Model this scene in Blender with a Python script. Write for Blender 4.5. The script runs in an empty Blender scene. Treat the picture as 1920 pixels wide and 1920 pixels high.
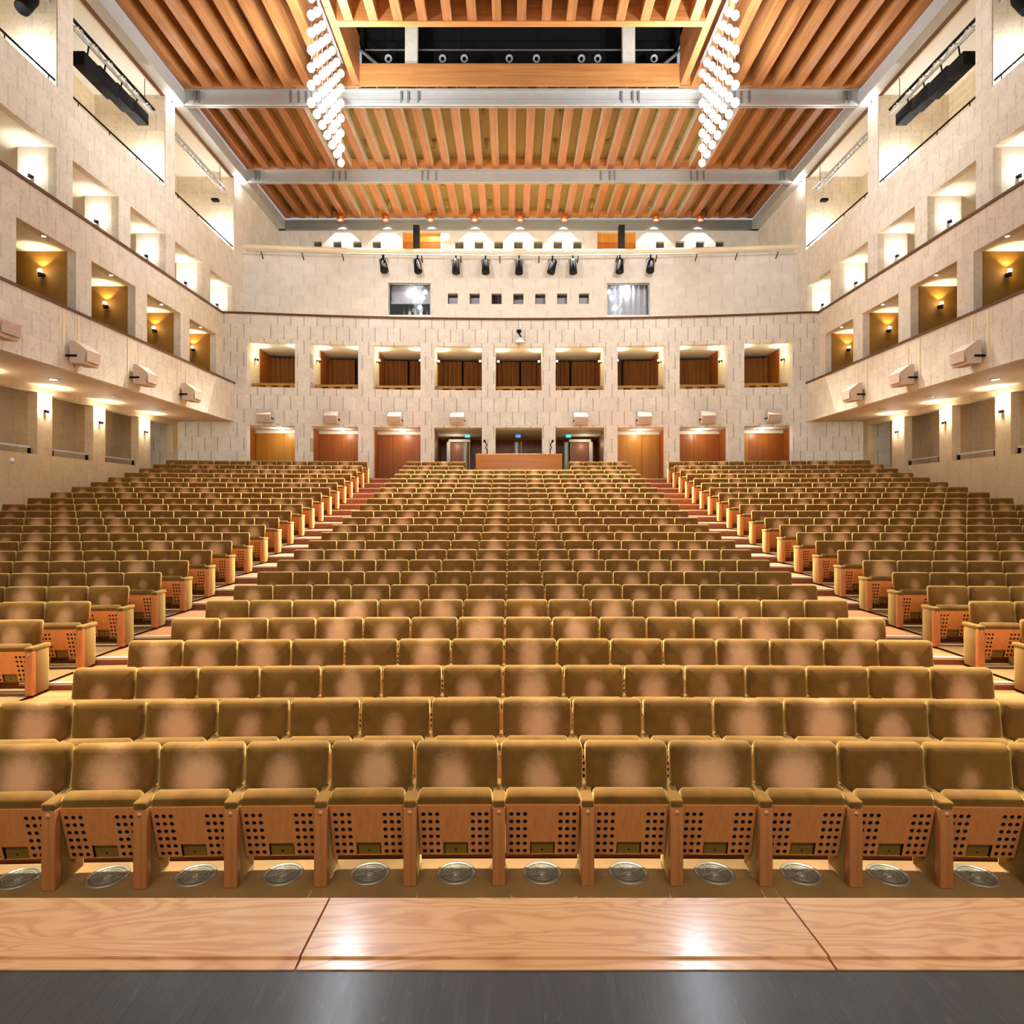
import bpy, bmesh, math, random
from mathutils import Vector, Matrix
random.seed(7)
SC = bpy.context.scene
COL = SC.collection
F = 1175.0          # focal length in pixels of the 1920 px frame
VX, VY = 960.0, 952.0
A = 0.37            # axis of the hall (x), the camera stands a little beside it
# ------------------------------------------------------------------ camera, world, big lights, exposure
cd = bpy.data.cameras.new('camera'); cam = bpy.data.objects.new('camera', cd); COL.objects.link(cam)
cam.location = (0, 0, 0); cam.rotation_euler = (math.pi / 2, 0, 0)
cd.sensor_width = 36; cd.sensor_fit = 'HORIZONTAL'; cd.lens = F / 1920 * 36
cd.shift_x = 0.0; cd.shift_y = -(960 - VY) / 1920.0
cd.clip_start = 0.05; cd.clip_end = 200
SC.camera = cam
w = bpy.data.worlds.new('world'); SC.world = w; w.use_nodes = True
w.node_tree.nodes['Background'].inputs[0].default_value = (0.97, 0.98, 1.0, 1)
w.node_tree.nodes['Background'].inputs[1].default_value = 0.40
SC.view_settings.view_transform = 'Standard'; SC.view_settings.look = 'None'
SC.view_settings.gamma = 1; SC.view_settings.use_curve_mapping = False
SC.view_settings.exposure = 0.16
SC.cycles.max_bounces = 7; SC.cycles.diffuse_bounces = 4; SC.cycles.glossy_bounces = 3
SC.cycles.sample_clamp_indirect = 6.0; SC.cycles.caustics_reflective = False; SC.cycles.caustics_refractive = False
def area(loc, rot, sx, sy, power, colr=(1, 0.97, 0.93), spread=80):
    l = bpy.data.lights.new('fill_light', 'AREA'); l.shape = 'RECTANGLE'; l.size = sx; l.size_y = sy
    l.energy = power; l.color = colr; l.spread = math.radians(spread)
    o = bpy.data.objects.new('fill_light', l); COL.objects.link(o); o.location = loc; o.rotation_euler = rot
    return o
# unseen fill lamps added over the stalls and behind the camera
def fill_spot(loc, rot, power, ang):
    l = bpy.data.lights.new('fill_spot', 'SPOT'); l.energy = power; l.color = (1, 0.94, 0.84); l.spot_size = math.radians(ang); l.spot_blend = 0.25; l.shadow_soft_size = 0.1
    o = bpy.data.objects.new('fill_spot', l); COL.objects.link(o); o.location = loc; o.rotation_euler = rot
for hx in (-6.5, -3.9, -1.3, 1.9, 4.5, 7.1): fill_spot((hx, 9.5, 15.2), (math.radians(-9), 0, 0), 22000, 22)
area((A, 12.5, 15.6), (math.radians(0), 0, 0), 18, 2.0, 300)
area((A, -3.0, 5.8), (math.radians(72), 0, 0), 15, 2.0, 620, spread=120)
# ------------------------------------------------------------------ helpers
def lin(c):
    r = []
    for v in c:
        v /= 255.0
        r.append(v / 12.92 if v <= 0.04045 else ((v + 0.055) / 1.055) ** 2.4)
    return (r[0], r[1], r[2], 1.0)
class NT:
    def __init__(s, name):
        s.m = bpy.data.materials.new(name); s.m.use_nodes = True
        s.t = s.m.node_tree; s.b = s.t.nodes['Principled BSDF']
    def n(s, ty, **kw):
        nd = s.t.nodes.new(ty)
        for k, v in kw.items():
            if k.startswith('i_'):
                key = k[2:]; key = int(key) if key.isdigit() else key
                s.put(nd.inputs[key], v)
            else: setattr(nd, k, v)
        return nd
    def put(s, sock, v):
        if isinstance(v, bpy.types.NodeSocket): s.t.links.new(v, sock)
        else: sock.default_value = v
    def math(s, op, a, b=None, c=None, clamp=False):
        nd = s.t.nodes.new('ShaderNodeMath'); nd.operation = op; nd.use_clamp = clamp
        s.put(nd.inputs[0], a)
        if b is not None: s.put(nd.inputs[1], b)
        if c is not None: s.put(nd.inputs[2], c)
        return nd.outputs[0]
    def mix(s, f, a, b, mode='MIX'):
        nd = s.t.nodes.new('ShaderNodeMix'); nd.data_type = 'RGBA'; nd.blend_type = mode
        s.put(nd.inputs[0], f); s.put(nd.inputs[6], a); s.put(nd.inputs[7], b)
        return nd.outputs[2]
    def ramp(s, f, stops):
        nd = s.t.nodes.new('ShaderNodeValToRGB'); s.put(nd.inputs[0], f)
        e = nd.color_ramp.elements
        e[0].position, e[0].color = stops[0]; e[1].position, e[1].color = stops[-1]
        for p, c in stops[1:-1]:
            x = e.new(p); x.color = c
        return nd.outputs[0]
    def sm(s, v, lo, hi):
        nd = s.t.nodes.new('ShaderNodeMapRange'); nd.interpolation_type = 'SMOOTHSTEP'
        s.put(nd.inputs[0], v); s.put(nd.inputs[1], lo); s.put(nd.inputs[2], hi)
        return nd.outputs[0]
    def pos(s, scale=(1, 1, 1)):
        tc = s.n('ShaderNodeTexCoord'); mp = s.n('ShaderNodeMapping'); s.t.links.new(tc.outputs['Object'], mp.inputs[0])
        mp.inputs[3].default_value = scale
        return mp.outputs[0]
    def noise(s, vec, scale, detail=3, rough=0.5, dist=0.0):
        nd = s.n('ShaderNodeTexNoise'); s.t.links.new(vec, nd.inputs['Vector'])
        nd.inputs['Scale'].default_value = scale; nd.inputs['Detail'].default_value = detail
        nd.inputs['Roughness'].default_value = rough; nd.inputs['Distortion'].default_value = dist
        return nd.outputs[0]
    def bump(s, h, st=0.3, d=0.02):
        nd = s.n('ShaderNodeBump'); s.put(nd.inputs['Height'], h); nd.inputs['Strength'].default_value = st
        nd.inputs['Distance'].default_value = d; s.t.links.new(nd.outputs[0], s.b.inputs['Normal'])
    def out(s, color=None, rough=0.6, metal=0.0, spec=0.5):
        if color is not None: s.put(s.b.inputs['Base Color'], color)
        s.put(s.b.inputs['Roughness'], rough); s.b.inputs['Metallic'].default_value = metal
        s.b.inputs['Specular IOR Level'].default_value = spec
        return s.m
def m_plain(name, rgb, rough=0.6, metal=0.0, spec=0.4, var=0.06, scale=6):
    k = NT(name); c = lin(rgb)
    nz = k.noise(k.pos(), scale, 4)
    d = tuple(x * (1 - var) for x in c[:3]) + (1,); e = tuple(min(1, x * (1 + var)) for x in c[:3]) + (1,)
    return k.out(k.ramp(nz, [(0.3, d), (0.7, e)]), rough, metal, spec)
def m_emit(name, rgb, st):
    k = NT(name); k.out(lin(rgb)); k.b.inputs['Emission Color'].default_value = lin(rgb); k.b.inputs['Emission Strength'].default_value = st
    return k.m
def m_stone(name, rgb, axis, w=0.56, h=0.62, tick=0.35, hor=0.08, tone=0.08, grey=0.25):
    """shelly limestone slabs: upright slabs in staggered courses with open vertical joints"""
    k = NT(name); p = k.pos(); sep = k.n('ShaderNodeSeparateXYZ'); k.t.links.new(p, sep.inputs[0])
    u, v = sep.outputs[axis], sep.outputs[2]
    vr = k.math('DIVIDE', v, h); row = k.math('FLOOR', vr); fv = k.math('FRACT', vr)
    uu = k.math('ADD', k.math('DIVIDE', u, w), k.math('MULTIPLY', row, 0.5))
    col = k.math('FLOOR', uu); fu = k.math('FRACT', uu)
    cmb = k.n('ShaderNodeCombineXYZ'); k.put(cmb.inputs[0], col); k.put(cmb.inputs[1], row)
    wn = k.n('ShaderNodeTexWhiteNoise'); k.t.links.new(cmb.outputs[0], wn.inputs[0])
    ln = k.math('LESS_THAN', fu, 0.075); hl = k.math('LESS_THAN', fv, 0.03)
    keep = k.math('GREATER_THAN', wn.outputs[0], 0.12)
    line = k.math('MULTIPLY', k.math('MULTIPLY', ln, keep), tick)
    line = k.math('MAXIMUM', line, k.math('MULTIPLY', hl, hor))
    pits = k.sm(k.noise(p, 9, 6, 0.8), 0.50, 0.70)
    blot = k.noise(p, 2.2, 4, 0.6)
    c = lin(rgb)
    base = k.ramp(blot, [(0.25, tuple(x * 0.9 for x in c[:3]) + (1,)), (0.75, tuple(min(1, x * 1.08) for x in c[:3]) + (1,))])
    tn = k.math('MULTIPLY_ADD', wn.outputs[0], tone, 1 - tone * 0.5)
    base = k.mix(1.0, base, k.n('ShaderNodeCombineColor', i_0=tn, i_1=tn, i_2=tn).outputs[0], 'MULTIPLY')
    base = k.mix(k.math('MULTIPLY', pits, grey), base, lin((150, 120, 92)))
    base = k.mix(line, base, lin((110, 80, 55)))
    k.bump(k.math('SUBTRACT', k.math('MULTIPLY', blot, 0.4), k.math('MULTIPLY_ADD', line, 2.0, k.math('MULTIPLY', pits, 0.4))), 0.35, 0.02)
    return k.out(base, 0.8, 0, 0.2)
def m_wood(name, a, b, axis=1, rough=0.4, fine=9.0, spec=0.4, stretch=0.35):
    k = NT(name); sc = [fine, fine, fine]; sc[axis] = stretch
    p = k.pos(tuple(sc)); n1 = k.noise(p, 1.0, 5, 0.6, 0.6); n2 = k.noise(k.pos(), 0.7, 2)
    f = k.math('ADD', k.math('MULTIPLY', n1, 0.75), k.math('MULTIPLY', n2, 0.25))
    c = k.ramp(f, [(0.32, lin(b)), (0.68, lin(a))])
    k.bump(n1, 0.08, 0.01)
    return k.out(c, rough, 0, spec)
class MB:
    """collects faces and links them as ONE mesh object"""
    def __init__(s): s.v = []; s.f = []; s.mi = []; s.sm = []; s.uv = None
    def add(s, vs, fs, mi=0, smooth=False):
        o = len(s.v); s.v += [tuple(p) for p in vs]
        for f in fs: s.f.append([i + o for i in f]); s.mi.append(mi); s.sm.append(smooth)
        return s
    def box(s, x0, x1, y0, y1, z0, z1, mi=0):
        v = [(x0, y0, z0), (x1, y0, z0), (x1, y1, z0), (x0, y1, z0), (x0, y0, z1), (x1, y0, z1), (x1, y1, z1), (x0, y1, z1)]
        return s.add(v, [(0, 3, 2, 1), (4, 5, 6, 7), (0, 1, 5, 4), (1, 2, 6, 5), (2, 3, 7, 6), (3, 0, 4, 7)], mi)
    def rbox(s, x0, x1, y0, y1, z0, z1, r, mi=0):
        """box with rounded edges"""
        bm = bmesh.new(); bmesh.ops.create_cube(bm, size=1)
        for q in bm.verts: q.co = ((x0 + x1) / 2 + q.co.x * (x1 - x0), (y0 + y1) / 2 + q.co.y * (y1 - y0), (z0 + z1) / 2 + q.co.z * (z1 - z0))
        bmesh.ops.bevel(bm, geom=list(bm.edges), offset=r, segments=2, affect='EDGES', profile=0.6)
        bm.verts.index_update(); s.add([q.co[:] for q in bm.verts], [[q.index for q in f.verts] for f in bm.faces], mi, True); bm.free()
        return s
    def tube(s, pts, r, n=8, mi=0, r1=None, caps=True):
        P = [Vector(p) for p in pts]; o = len(s.v); k = len(P); vs = []
        t = (P[1] - P[0]).normalized(); up = Vector((0, 0, 1)) if abs(t.z) < 0.95 else Vector((1, 0, 0))
        for i, p in enumerate(P):
            t = (P[min(i + 1, k - 1)] - P[max(i - 1, 0)]).normalized()
            a = t.cross(up).normalized(); b = a.cross(t); rr = r if r1 is None else r + (r1 - r) * i / (k - 1)
            vs += [p + (a * math.cos(2 * math.pi * j / n) + b * math.sin(2 * math.pi * j / n)) * rr for j in range(n)]
        fs = [(i * n + j, i * n + (j + 1) % n, (i + 1) * n + (j + 1) % n, (i + 1) * n + j) for i in range(k - 1) for j in range(n)]
        s.add(vs, fs, mi, True)
        if caps: s.add(vs[:n], [list(range(n))[::-1]], mi); s.add(vs[-n:], [list(range(n))], mi)
        return s
    def lathe(s, prof, c=(0, 0, 0), axis='z', n=20, mi=0, smooth=True):
        vs = []; fs = []
        for r, h in prof:
            for j in range(n):
                a = 2 * math.pi * j / n; x, y = r * math.cos(a), r * math.sin(a)
                vs.append((c[0] + x, c[1] + y, c[2] + h) if axis == 'z' else ((c[0] + x, c[1] + h, c[2] + y) if axis == 'y' else (c[0] + h, c[1] + x, c[2] + y)))
        for i in range(len(prof) - 1):
            for j in range(n): fs.append((i * n + j, i * n + (j + 1) % n, (i + 1) * n + (j + 1) % n, (i + 1) * n + j))
        return s.add(vs, fs, mi, smooth)
    def prism(s, poly, f0, f1, mi=0):
        """polygon of 2D points; f0/f1 map a 2D point to its two ends"""
        n = len(poly); a = [f0(p) for p in poly]; b = [f1(p) for p in poly]
        return s.add(a + b, [list(range(n)), list(range(2 * n - 1, n - 1, -1))] + [(i, i + n, (i + 1) % n + n, (i + 1) % n) for i in range(n)], mi)
    def move(s, M):
        s.v = [tuple(M @ Vector(p)) for p in s.v]; return s
    def build(s, name, mats, parent=None, loc=None, fix=True):
        me = bpy.data.meshes.new(name); me.from_pydata(s.v, [], s.f)
        for m in (mats if isinstance(mats, (list, tuple)) else [mats]): me.materials.append(m)
        me.polygons.foreach_set('material_index', s.mi); me.polygons.foreach_set('use_smooth', s.sm)
        if fix:
            bm = bmesh.new(); bm.from_mesh(me); bmesh.ops.recalc_face_normals(bm, faces=bm.faces); bm.to_mesh(me); bm.free()
        me.update()
        o = bpy.data.objects.new(name, me); COL.objects.link(o)
        if parent is not None: o.parent = parent
        if loc is not None: o.location = loc
        return o
def tag(o, label=None, cat=None, group=None, kind=None):
    if label: o['label'] = label
    if cat: o['category'] = cat
    if group: o['group'] = group
    if kind: o['kind'] = kind
    return o
def thing(name, label, cat, loc=(0, 0, 0), rotz=0, group=None):
    o = bpy.data.objects.new(name, None); COL.objects.link(o); o.location = loc; o.rotation_euler = (0, 0, rotz)
    o.empty_display_size = 0.1
    return tag(o, label, cat, group)
def struct(o, label=None): return tag(o, label, None, None, 'structure')
def lamp(parent, loc, power, colr=(1, 0.86, 0.66), r=0.06, kind='POINT', rot=None, ang=90, blend=0.3):
    l = bpy.data.lights.new('lamp_light', kind); l.energy = power; l.color = colr; l.shadow_soft_size = r
    if kind == 'SPOT': l.spot_size = math.radians(ang); l.spot_blend = blend
    o = bpy.data.objects.new('lamp_light', l); COL.objects.link(o); o.location = loc
    if rot: o.rotation_euler = rot
    if parent: o.parent = parent
    return o
ORD = ['first', 'second', 'third', 'fourth', 'fifth', 'sixth', 'seventh', 'eighth', 'ninth', 'tenth', 'eleventh', 'twelfth', 'thirteenth', 'fourteenth', 'fifteenth', 'sixteenth', 'seventeenth', 'eighteenth', 'nineteenth', 'twentieth', 'twenty-first', 'twenty-second', 'twenty-third', 'twenty-fourth', 'twenty-fifth']
SIDES = ((-1, 'left'), (1, 'right'))
def X(px, d): return (px - VX) * d / F
def Z(py, d): return (VY - py) * d / F
# ------------------------------------------------------------------ materials
STONE_B = m_stone('limestone_back', (228, 222, 208), 0, tick=0.5, grey=0.35)
STONE_S = m_stone('limestone_side', (224, 213, 194), 1, w=0.62, tick=0.2, hor=0.10, tone=0.1, grey=0.4)
STONE_D = m_stone('limestone_rough', (206, 186, 152), 1, w=1.1, h=0.6, tick=0.12, hor=0.08, grey=0.5)
STONE_X = m_stone('limestone_cross', (224, 208, 180), 0, w=0.8, h=0.6, tick=0.2, hor=0.14, tone=0.14, grey=0.4)
STONE_U = m_stone('limestone_smooth', (226, 218, 204), 0, w=1.15, h=0.55, tick=0.12, hor=0.06, tone=0.07, grey=0.12)
PLASTER = m_plain('white_plaster', (240, 236, 224), 0.7, var=0.02)
SOFFIT = m_plain('soffit_paint', (204, 174, 138), 0.7, var=0.03)
CREAM = m_plain('cream_paint', (240, 220, 182), 0.6, var=0.03)
GOLD = m_plain('gold_fabric_panel', (150, 108, 40), 0.7, var=0.1, scale=3)
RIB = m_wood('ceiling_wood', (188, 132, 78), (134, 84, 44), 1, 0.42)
RIB_GAP_SHADE = m_wood('ceiling_board_gap_shade', (136, 84, 44), (100, 58, 28), 1, 0.5)  # shade in the gaps between the front ribs, put into the panel colour
RIB_SHADED = m_wood('ceiling_wood_shaded', (154, 98, 54), (112, 66, 32), 1, 0.42)  # rear ribs: the weaker light there is put into a darker wood colour
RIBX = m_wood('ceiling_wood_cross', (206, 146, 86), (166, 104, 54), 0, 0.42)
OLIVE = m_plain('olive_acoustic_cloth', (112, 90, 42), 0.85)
TAUPE = m_plain('taupe_side_board', (240, 232, 212), 0.5)
STEEL = m_plain('grey_painted_steel', (186, 187, 182), 0.35, 0.3, 0.5, 0.04, 2)
STEELD = m_plain('dark_grey_steel', (122, 124, 120), 0.4, 0.3, 0.5, 0.04, 2)
ALU = m_plain('aluminium', (200, 204, 208), 0.3, 0.8)
BLACK = m_plain('black_metal', (10, 10, 11), 0.75, 0.0, 0.15)
VOID = m_plain('dark_void', (16, 15, 18), 0.9)
DGLASS = m_plain('lens_glass', (190, 200, 215), 0.1, 0.5)
W_POST = m_wood('seat_wood', (190, 122, 66), (164, 98, 48), 2, 0.38, 30)
W_PANEL = m_wood('seat_panel_wood', (222, 142, 76), (198, 120, 58), 2, 0.38, 24)
W_DOORR = m_wood('door_wood_red', (168, 98, 36), (138, 74, 24), 2, 0.35, 8)
W_DOORG = m_wood('door_wood_gold', (196, 138, 50), (168, 112, 36), 2, 0.35, 8)
W_RAIL = m_wood('dark_rail_wood', (104, 62, 30), (74, 40, 18), 1, 0.35)
W_SILL = m_wood('sill_wood', (190, 140, 62), (160, 110, 44), 0, 0.4)
W_DESK = m_wood('desk_wood', (178, 120, 42), (152, 96, 30), 0, 0.35)
W_STEP = m_wood('step_wood', (176, 120, 70), (146, 92, 50), 0, 0.4)
NOSE = m_plain('step_nosing', (186, 164, 138), 0.5)
RISER = m_wood('riser_wood', (132, 74, 40), (102, 54, 28), 0, 0.5)
CURT = m_wood('brown_curtain', (138, 86, 30), (94, 54, 16), 2, 0.8, 14)
BOXP = m_plain('painted_speaker', (206, 182, 160), 0.55, var=0.02)
VENT = m_plain('vent_metal', (150, 142, 118), 0.35, 0.6)
VENTD = m_plain('vent_slots', (92, 86, 64), 0.6)
HOLE = m_plain('hole_black', (14, 10, 8), 0.9)
BRASS = m_plain('olive_hinge_paint', (128, 96, 30), 0.5)
CAPW = m_plain('bolt_cap_wood', (206, 140, 84), 0.4)
CARPET = m_plain('olive_floor_covering', (128, 94, 46), 0.75, var=0.15, scale=3)
m_copper = m_plain('copper_case', (190, 96, 40), 0.3, 0.5)
m_star = m_emit('star_glow', (250, 250, 255), 40)
WHITEG = m_emit('lamp_glow', (255, 244, 226), 14)
BULB = m_emit('crystal_bulb_glow', (226, 238, 255), 2.4)
def m_velvet():
    k = NT('olive_velvet')
    uv = k.n('ShaderNodeUVMap'); uv.uv_map = 'pad'
    sep = k.n('ShaderNodeSeparateXYZ'); k.t.links.new(uv.outputs[0], sep.inputs[0])
    a = k.n('ShaderNodeAttribute'); a.attribute_type = 'OBJECT'; a.attribute_name = 'wear'
    b = k.n('ShaderNodeAttribute'); b.attribute_type = 'GEOMETRY'; b.attribute_name = 'wear_face'
    wear = k.math('ADD', a.outputs['Fac'], b.outputs['Fac'])
    p = k.pos(); oi = k.n('ShaderNodeObjectInfo')
    off = k.n('ShaderNodeCombineXYZ'); k.put(off.inputs[0], k.math('MULTIPLY', oi.outputs['Random'], 37.0)); k.put(off.inputs[1], k.math('MULTIPLY', wear, 91.0))
    vv = k.n('ShaderNodeVectorMath', operation='ADD'); k.t.links.new(p, vv.inputs[0]); k.t.links.new(off.outputs[0], vv.inputs[1])
    nz = k.noise(vv.outputs[0], 5.0, 5, 0.62); nf = k.noise(vv.outputs[0], 60.0, 3, 0.7)
    jit = k.math('SUBTRACT', k.math('FRACT', k.math('MULTIPLY', wear, 17.3)), 0.5)
    du = k.math('SUBTRACT', k.math('SUBTRACT', sep.outputs[0], 0.5), k.math('MULTIPLY', jit, 0.12))
    dv = k.math('SUBTRACT', sep.outputs[1], k.math('ADD', 0.55, k.math('MULTIPLY', jit, 0.1)))
    r = k.math('SQRT', k.math('ADD', k.math('POWER', k.math('MULTIPLY', du, 2.5), 2.0), k.math('POWER', k.math('MULTIPLY', dv, 1.7), 2.0)))
    r = k.math('ADD', r, k.math('MULTIPLY', k.math('SUBTRACT', nz, 0.5), 0.65))
    r = k.math('ADD', r, k.math('MULTIPLY', k.math('SUBTRACT', nf, 0.5), 0.25))
    rad = k.math('MULTIPLY_ADD', wear, 0.55, 0.22)
    msk = k.math('SUBTRACT', 1.0, k.sm(r, k.math('MULTIPLY', rad, 0.25), k.math('MULTIPLY', rad, 1.35)))
    msk = k.math('MULTIPLY', msk, k.math('MULTIPLY_ADD', wear, 0.7, 0.3))
    pad = k.math('GREATER_THAN', sep.outputs[0], 0.001)
    msk = k.math('MULTIPLY', msk, pad, clamp=True)
    base = k.ramp(nz, [(0.3, lin((86, 54, 11))), (0.7, lin((112, 74, 21)))])
    colr = k.mix(msk, base, lin((200, 148, 102)))
    k.out(colr, 0.75, 0, 0.15)
    k.b.inputs['Sheen Weight'].default_value = 1.0; k.b.inputs['Sheen Roughness'].default_value = 0.44
    k.b.inputs['Sheen Tint'].default_value = lin((255, 214, 128))
    k.bump(nf, 0.1, 0.004)
    return k.m
VELVET = m_velvet()
def m_board():
    k = NT('oiled_pine_board'); p = k.pos()
    sep = k.n('ShaderNodeSeparateXYZ'); k.t.links.new(p, sep.inputs[0])
    n1 = k.noise(k.pos((1.1, 5.0, 1)), 1.0, 3, 0.5, 0.8)
    v = k.math('ADD', k.math('MULTIPLY', n1, 11.0), k.math('MULTIPLY', sep.outputs[1], 16.0))
    band = k.math('FRACT', v); band = k.sm(k.math('ABSOLUTE', k.math('SUBTRACT', band, 0.5)), 0.0, 0.5)
    f2 = k.noise(k.pos((3, 60, 1)), 1.0, 4)
    c = k.mix(k.math('MULTIPLY', k.math('POWER', band, 2.0), 0.55), lin((214, 160, 104)), lin((172, 100, 54)))
    c = k.mix(k.math('MULTIPLY', f2, 0.3), c, lin((186, 124, 72)))
    k.bump(f2, 0.06, 0.005)
    k.b.inputs['Coat Weight'].default_value = 0.7; k.b.inputs['Coat Roughness'].default_value = 0.16
    return k.out(c, k.math('MULTIPLY_ADD', f2, 0.15, 0.25), 0, 0.5)
BOARD = m_board()
def m_stage():
    k = NT('black_stage_paint')
    s1 = k.noise(k.pos((14, 2.0, 1)), 1.0, 5, 0.65, 1.2); s2 = k.noise(k.pos((50, 4, 1)), 1.0, 4, 0.7)
    c = k.ramp(s1, [(0.3, lin((14, 15, 17))), (0.6, lin((28, 29, 32))), (0.8, lin((66, 66, 70)))])
    s3 = k.sm(k.noise(k.pos((9, 1.4, 1)), 2.2, 6, 0.8, 2.5), 0.62, 0.72)
    c = k.mix(k.math('MULTIPLY', s3, 0.35), c, lin((120, 120, 126)))
    k.bump(k.math('ADD', k.math('ADD', s1, k.math('MULTIPLY', s2, 0.4)), s3), 0.3, 0.01)
    k.b.inputs['Coat Weight'].default_value = 0.3; k.b.inputs['Coat Roughness'].default_value = 0.2
    return k.out(c, k.math('MULTIPLY_ADD', s2, 0.3, 0.3), 0, 0.5)
STAGE = m_stage()
# ------------------------------------------------------------------ row geometry
NR = 25
YT = [1393, 1312, 1256, 1198, 1158, 1126.5, 1097, 1072.5, 1050, 1030.5, 1014, 998, 985, 970.5, 958.5, 945.5, 935, 925, 914.5, 906, 898, 889, 881.5, 874, 866]
DR = [4.61 + 0.911 * i for i in range(NR)]
ZT = [Z(YT[i], DR[i]) for i in range(NR)]
for _ in range(2):
    ZT = [ZT[0]] + [0.25 * ZT[i - 1] + 0.5 * ZT[i] + 0.25 * ZT[i + 1] for i in range(1, NR - 1)] + [ZT[-1]]
SH = 0.90
ZF = [z - SH for z in ZT]
def sag(x): return -(x - A) ** 2 / 220.0
PIT = 0.62
CL, CR_ = -0.093 - 7 * PIT, -0.093 + 8 * PIT      # centre block edges
LE, RE = -6.0, 6.52                                 # aisle edges of the side blocks
WL, WR = A - 14.97, A + 14.97                       # lower side walls
D0 = 28.35
def d_low(x):
    u = min(abs(x - A), 12.5); return D0 - u * u / 160.0
def d_up(x): return 31.4 - (x - A) ** 2 / 284.0
def px2x(px, fd):
    x = 0.0
    for _ in range(30): x = X(px, fd(x))
    return x
def gridwall(name, us, vs, holes, fmap, th, mat, step=1.2, parent=None):
    """a wall u x v with rectangular holes (u0,u1,v0,v1); fmap(u,v,t) gives the point, t = depth"""
    U = sorted(set([round(a, 4) for a in us] + [round(h[i], 4) for h in holes for i in (0, 1)]))
    V = sorted(set([round(a, 4) for a in vs] + [round(h[i], 4) for h in holes for i in (2, 3)]))
    U2 = [U[0]]
    for a, b in zip(U, U[1:]):
        n = max(1, int(math.ceil((b - a) / step))); U2 += [a + (b - a) * i / n for i in range(1, n + 1)]
    U = U2; nu, nv = len(U) - 1, len(V) - 1
    def solid(i, j):
        if not (0 <= i < nu and 0 <= j < nv): return False
        cu, cv = (U[i] + U[i + 1]) / 2, (V[j] + V[j + 1]) / 2
        return not any(h[0] < cu < h[1] and h[2] < cv < h[3] for h in holes)
    mb = MB(); idx = {}
    def vid(i, j, t):
        if (i, j, t) not in idx:
            idx[(i, j, t)] = len(mb.v); mb.v.append(tuple(fmap(U[i], V[j], t * th)))
        return idx[(i, j, t)]
    def q(*a): mb.f.append([vid(*b) for b in a]); mb.mi.append(0); mb.sm.append(False)
    for i in range(nu):
        for j in range(nv):
            if not solid(i, j): continue
            q((i, j, 0), (i + 1, j, 0), (i + 1, j + 1, 0), (i, j + 1, 0)); q((i, j, 1), (i, j + 1, 1), (i + 1, j + 1, 1), (i + 1, j, 1))
            if not solid(i - 1, j): q((i, j, 0), (i, j + 1, 0), (i, j + 1, 1), (i, j, 1))
            if not solid(i + 1, j): q((i + 1, j, 0), (i + 1, j, 1), (i + 1, j + 1, 1), (i + 1, j + 1, 0))
            if not solid(i, j - 1): q((i, j, 0), (i, j, 1), (i + 1, j, 1), (i + 1, j, 0))
            if not solid(i, j + 1): q((i, j + 1, 0), (i + 1, j + 1, 0), (i + 1, j + 1, 1), (i, j + 1, 1))
    return struct(mb.build(name, mat, parent))
# ------------------------------------------------------------------ floors
def edge(n): return DR[0] - 0.39 if n == 0 else (DR[n] - 0.81 if n < NR else DR[NR - 1] + 0.50)
def terrace(x0, x1, dz, mats, nose):
    mb = MB(); k = max(2, int((x1 - x0) / 1.3)); xs = [x0 + (x1 - x0) * i / k for i in range(k + 1)]
    def strip(ya, za, yb, zb, mi):
        vs = [(x, ya + sag(x) - sag(0), za) for x in xs] + [(x, yb + sag(x) - sag(0), zb) for x in xs]
        mb.add(vs, [(i, i + 1, i + 2 + k, i + 1 + k) for i in range(k)], mi)
    zp = ZF[0] + dz - 0.6
    for n in range(NR + 1):
        z = (ZF[n] if n < NR else ZF[-1] + 0.24) + dz; y = edge(n)
        yn = edge(n + 1) if n < NR else 34.0
        strip(y, zp, y, z - (0.03 if nose else 0), 1)
        if nose:
            strip(y - 0.015, z - 0.035, y - 0.015, z, 2); strip(y - 0.015, z, y + 0.05, z, 2); strip(y - 0.015, z - 0.035, y + 0.01, z - 0.035, 2)
            strip(y + 0.05, z, yn, z, 0)
        else: strip(y, z, yn, z, 0)
        zp = z
    return mb, mats
for (x0, x1, nm) in ((WL - 0.2, LE - 0.02, 'stalls_floor'), (CL - 0.02, CR_ + 0.02, 'stalls_floor'), (RE + 0.02, WR + 0.2, 'stalls_floor')):
    mb, ms = terrace(x0, x1, 0, [CARPET, RISER], False); struct(mb.build(nm, ms, fix=False), 'olive stepped floor under the seat rows')
for (x0, x1) in ((LE - 0.4, CL + 0.4), (CR_ - 0.4, RE + 0.4)):
    mb, ms = terrace(x0, x1, -0.03, [W_STEP, RISER, NOSE], True); struct(mb.build('aisle_floor', ms, fix=False), 'wooden aisle steps with pale nosings')
struct(MB().box(-16, 16, -3, 4.3, -4.2, -3.4).build('pit_floor', VOID))
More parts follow.
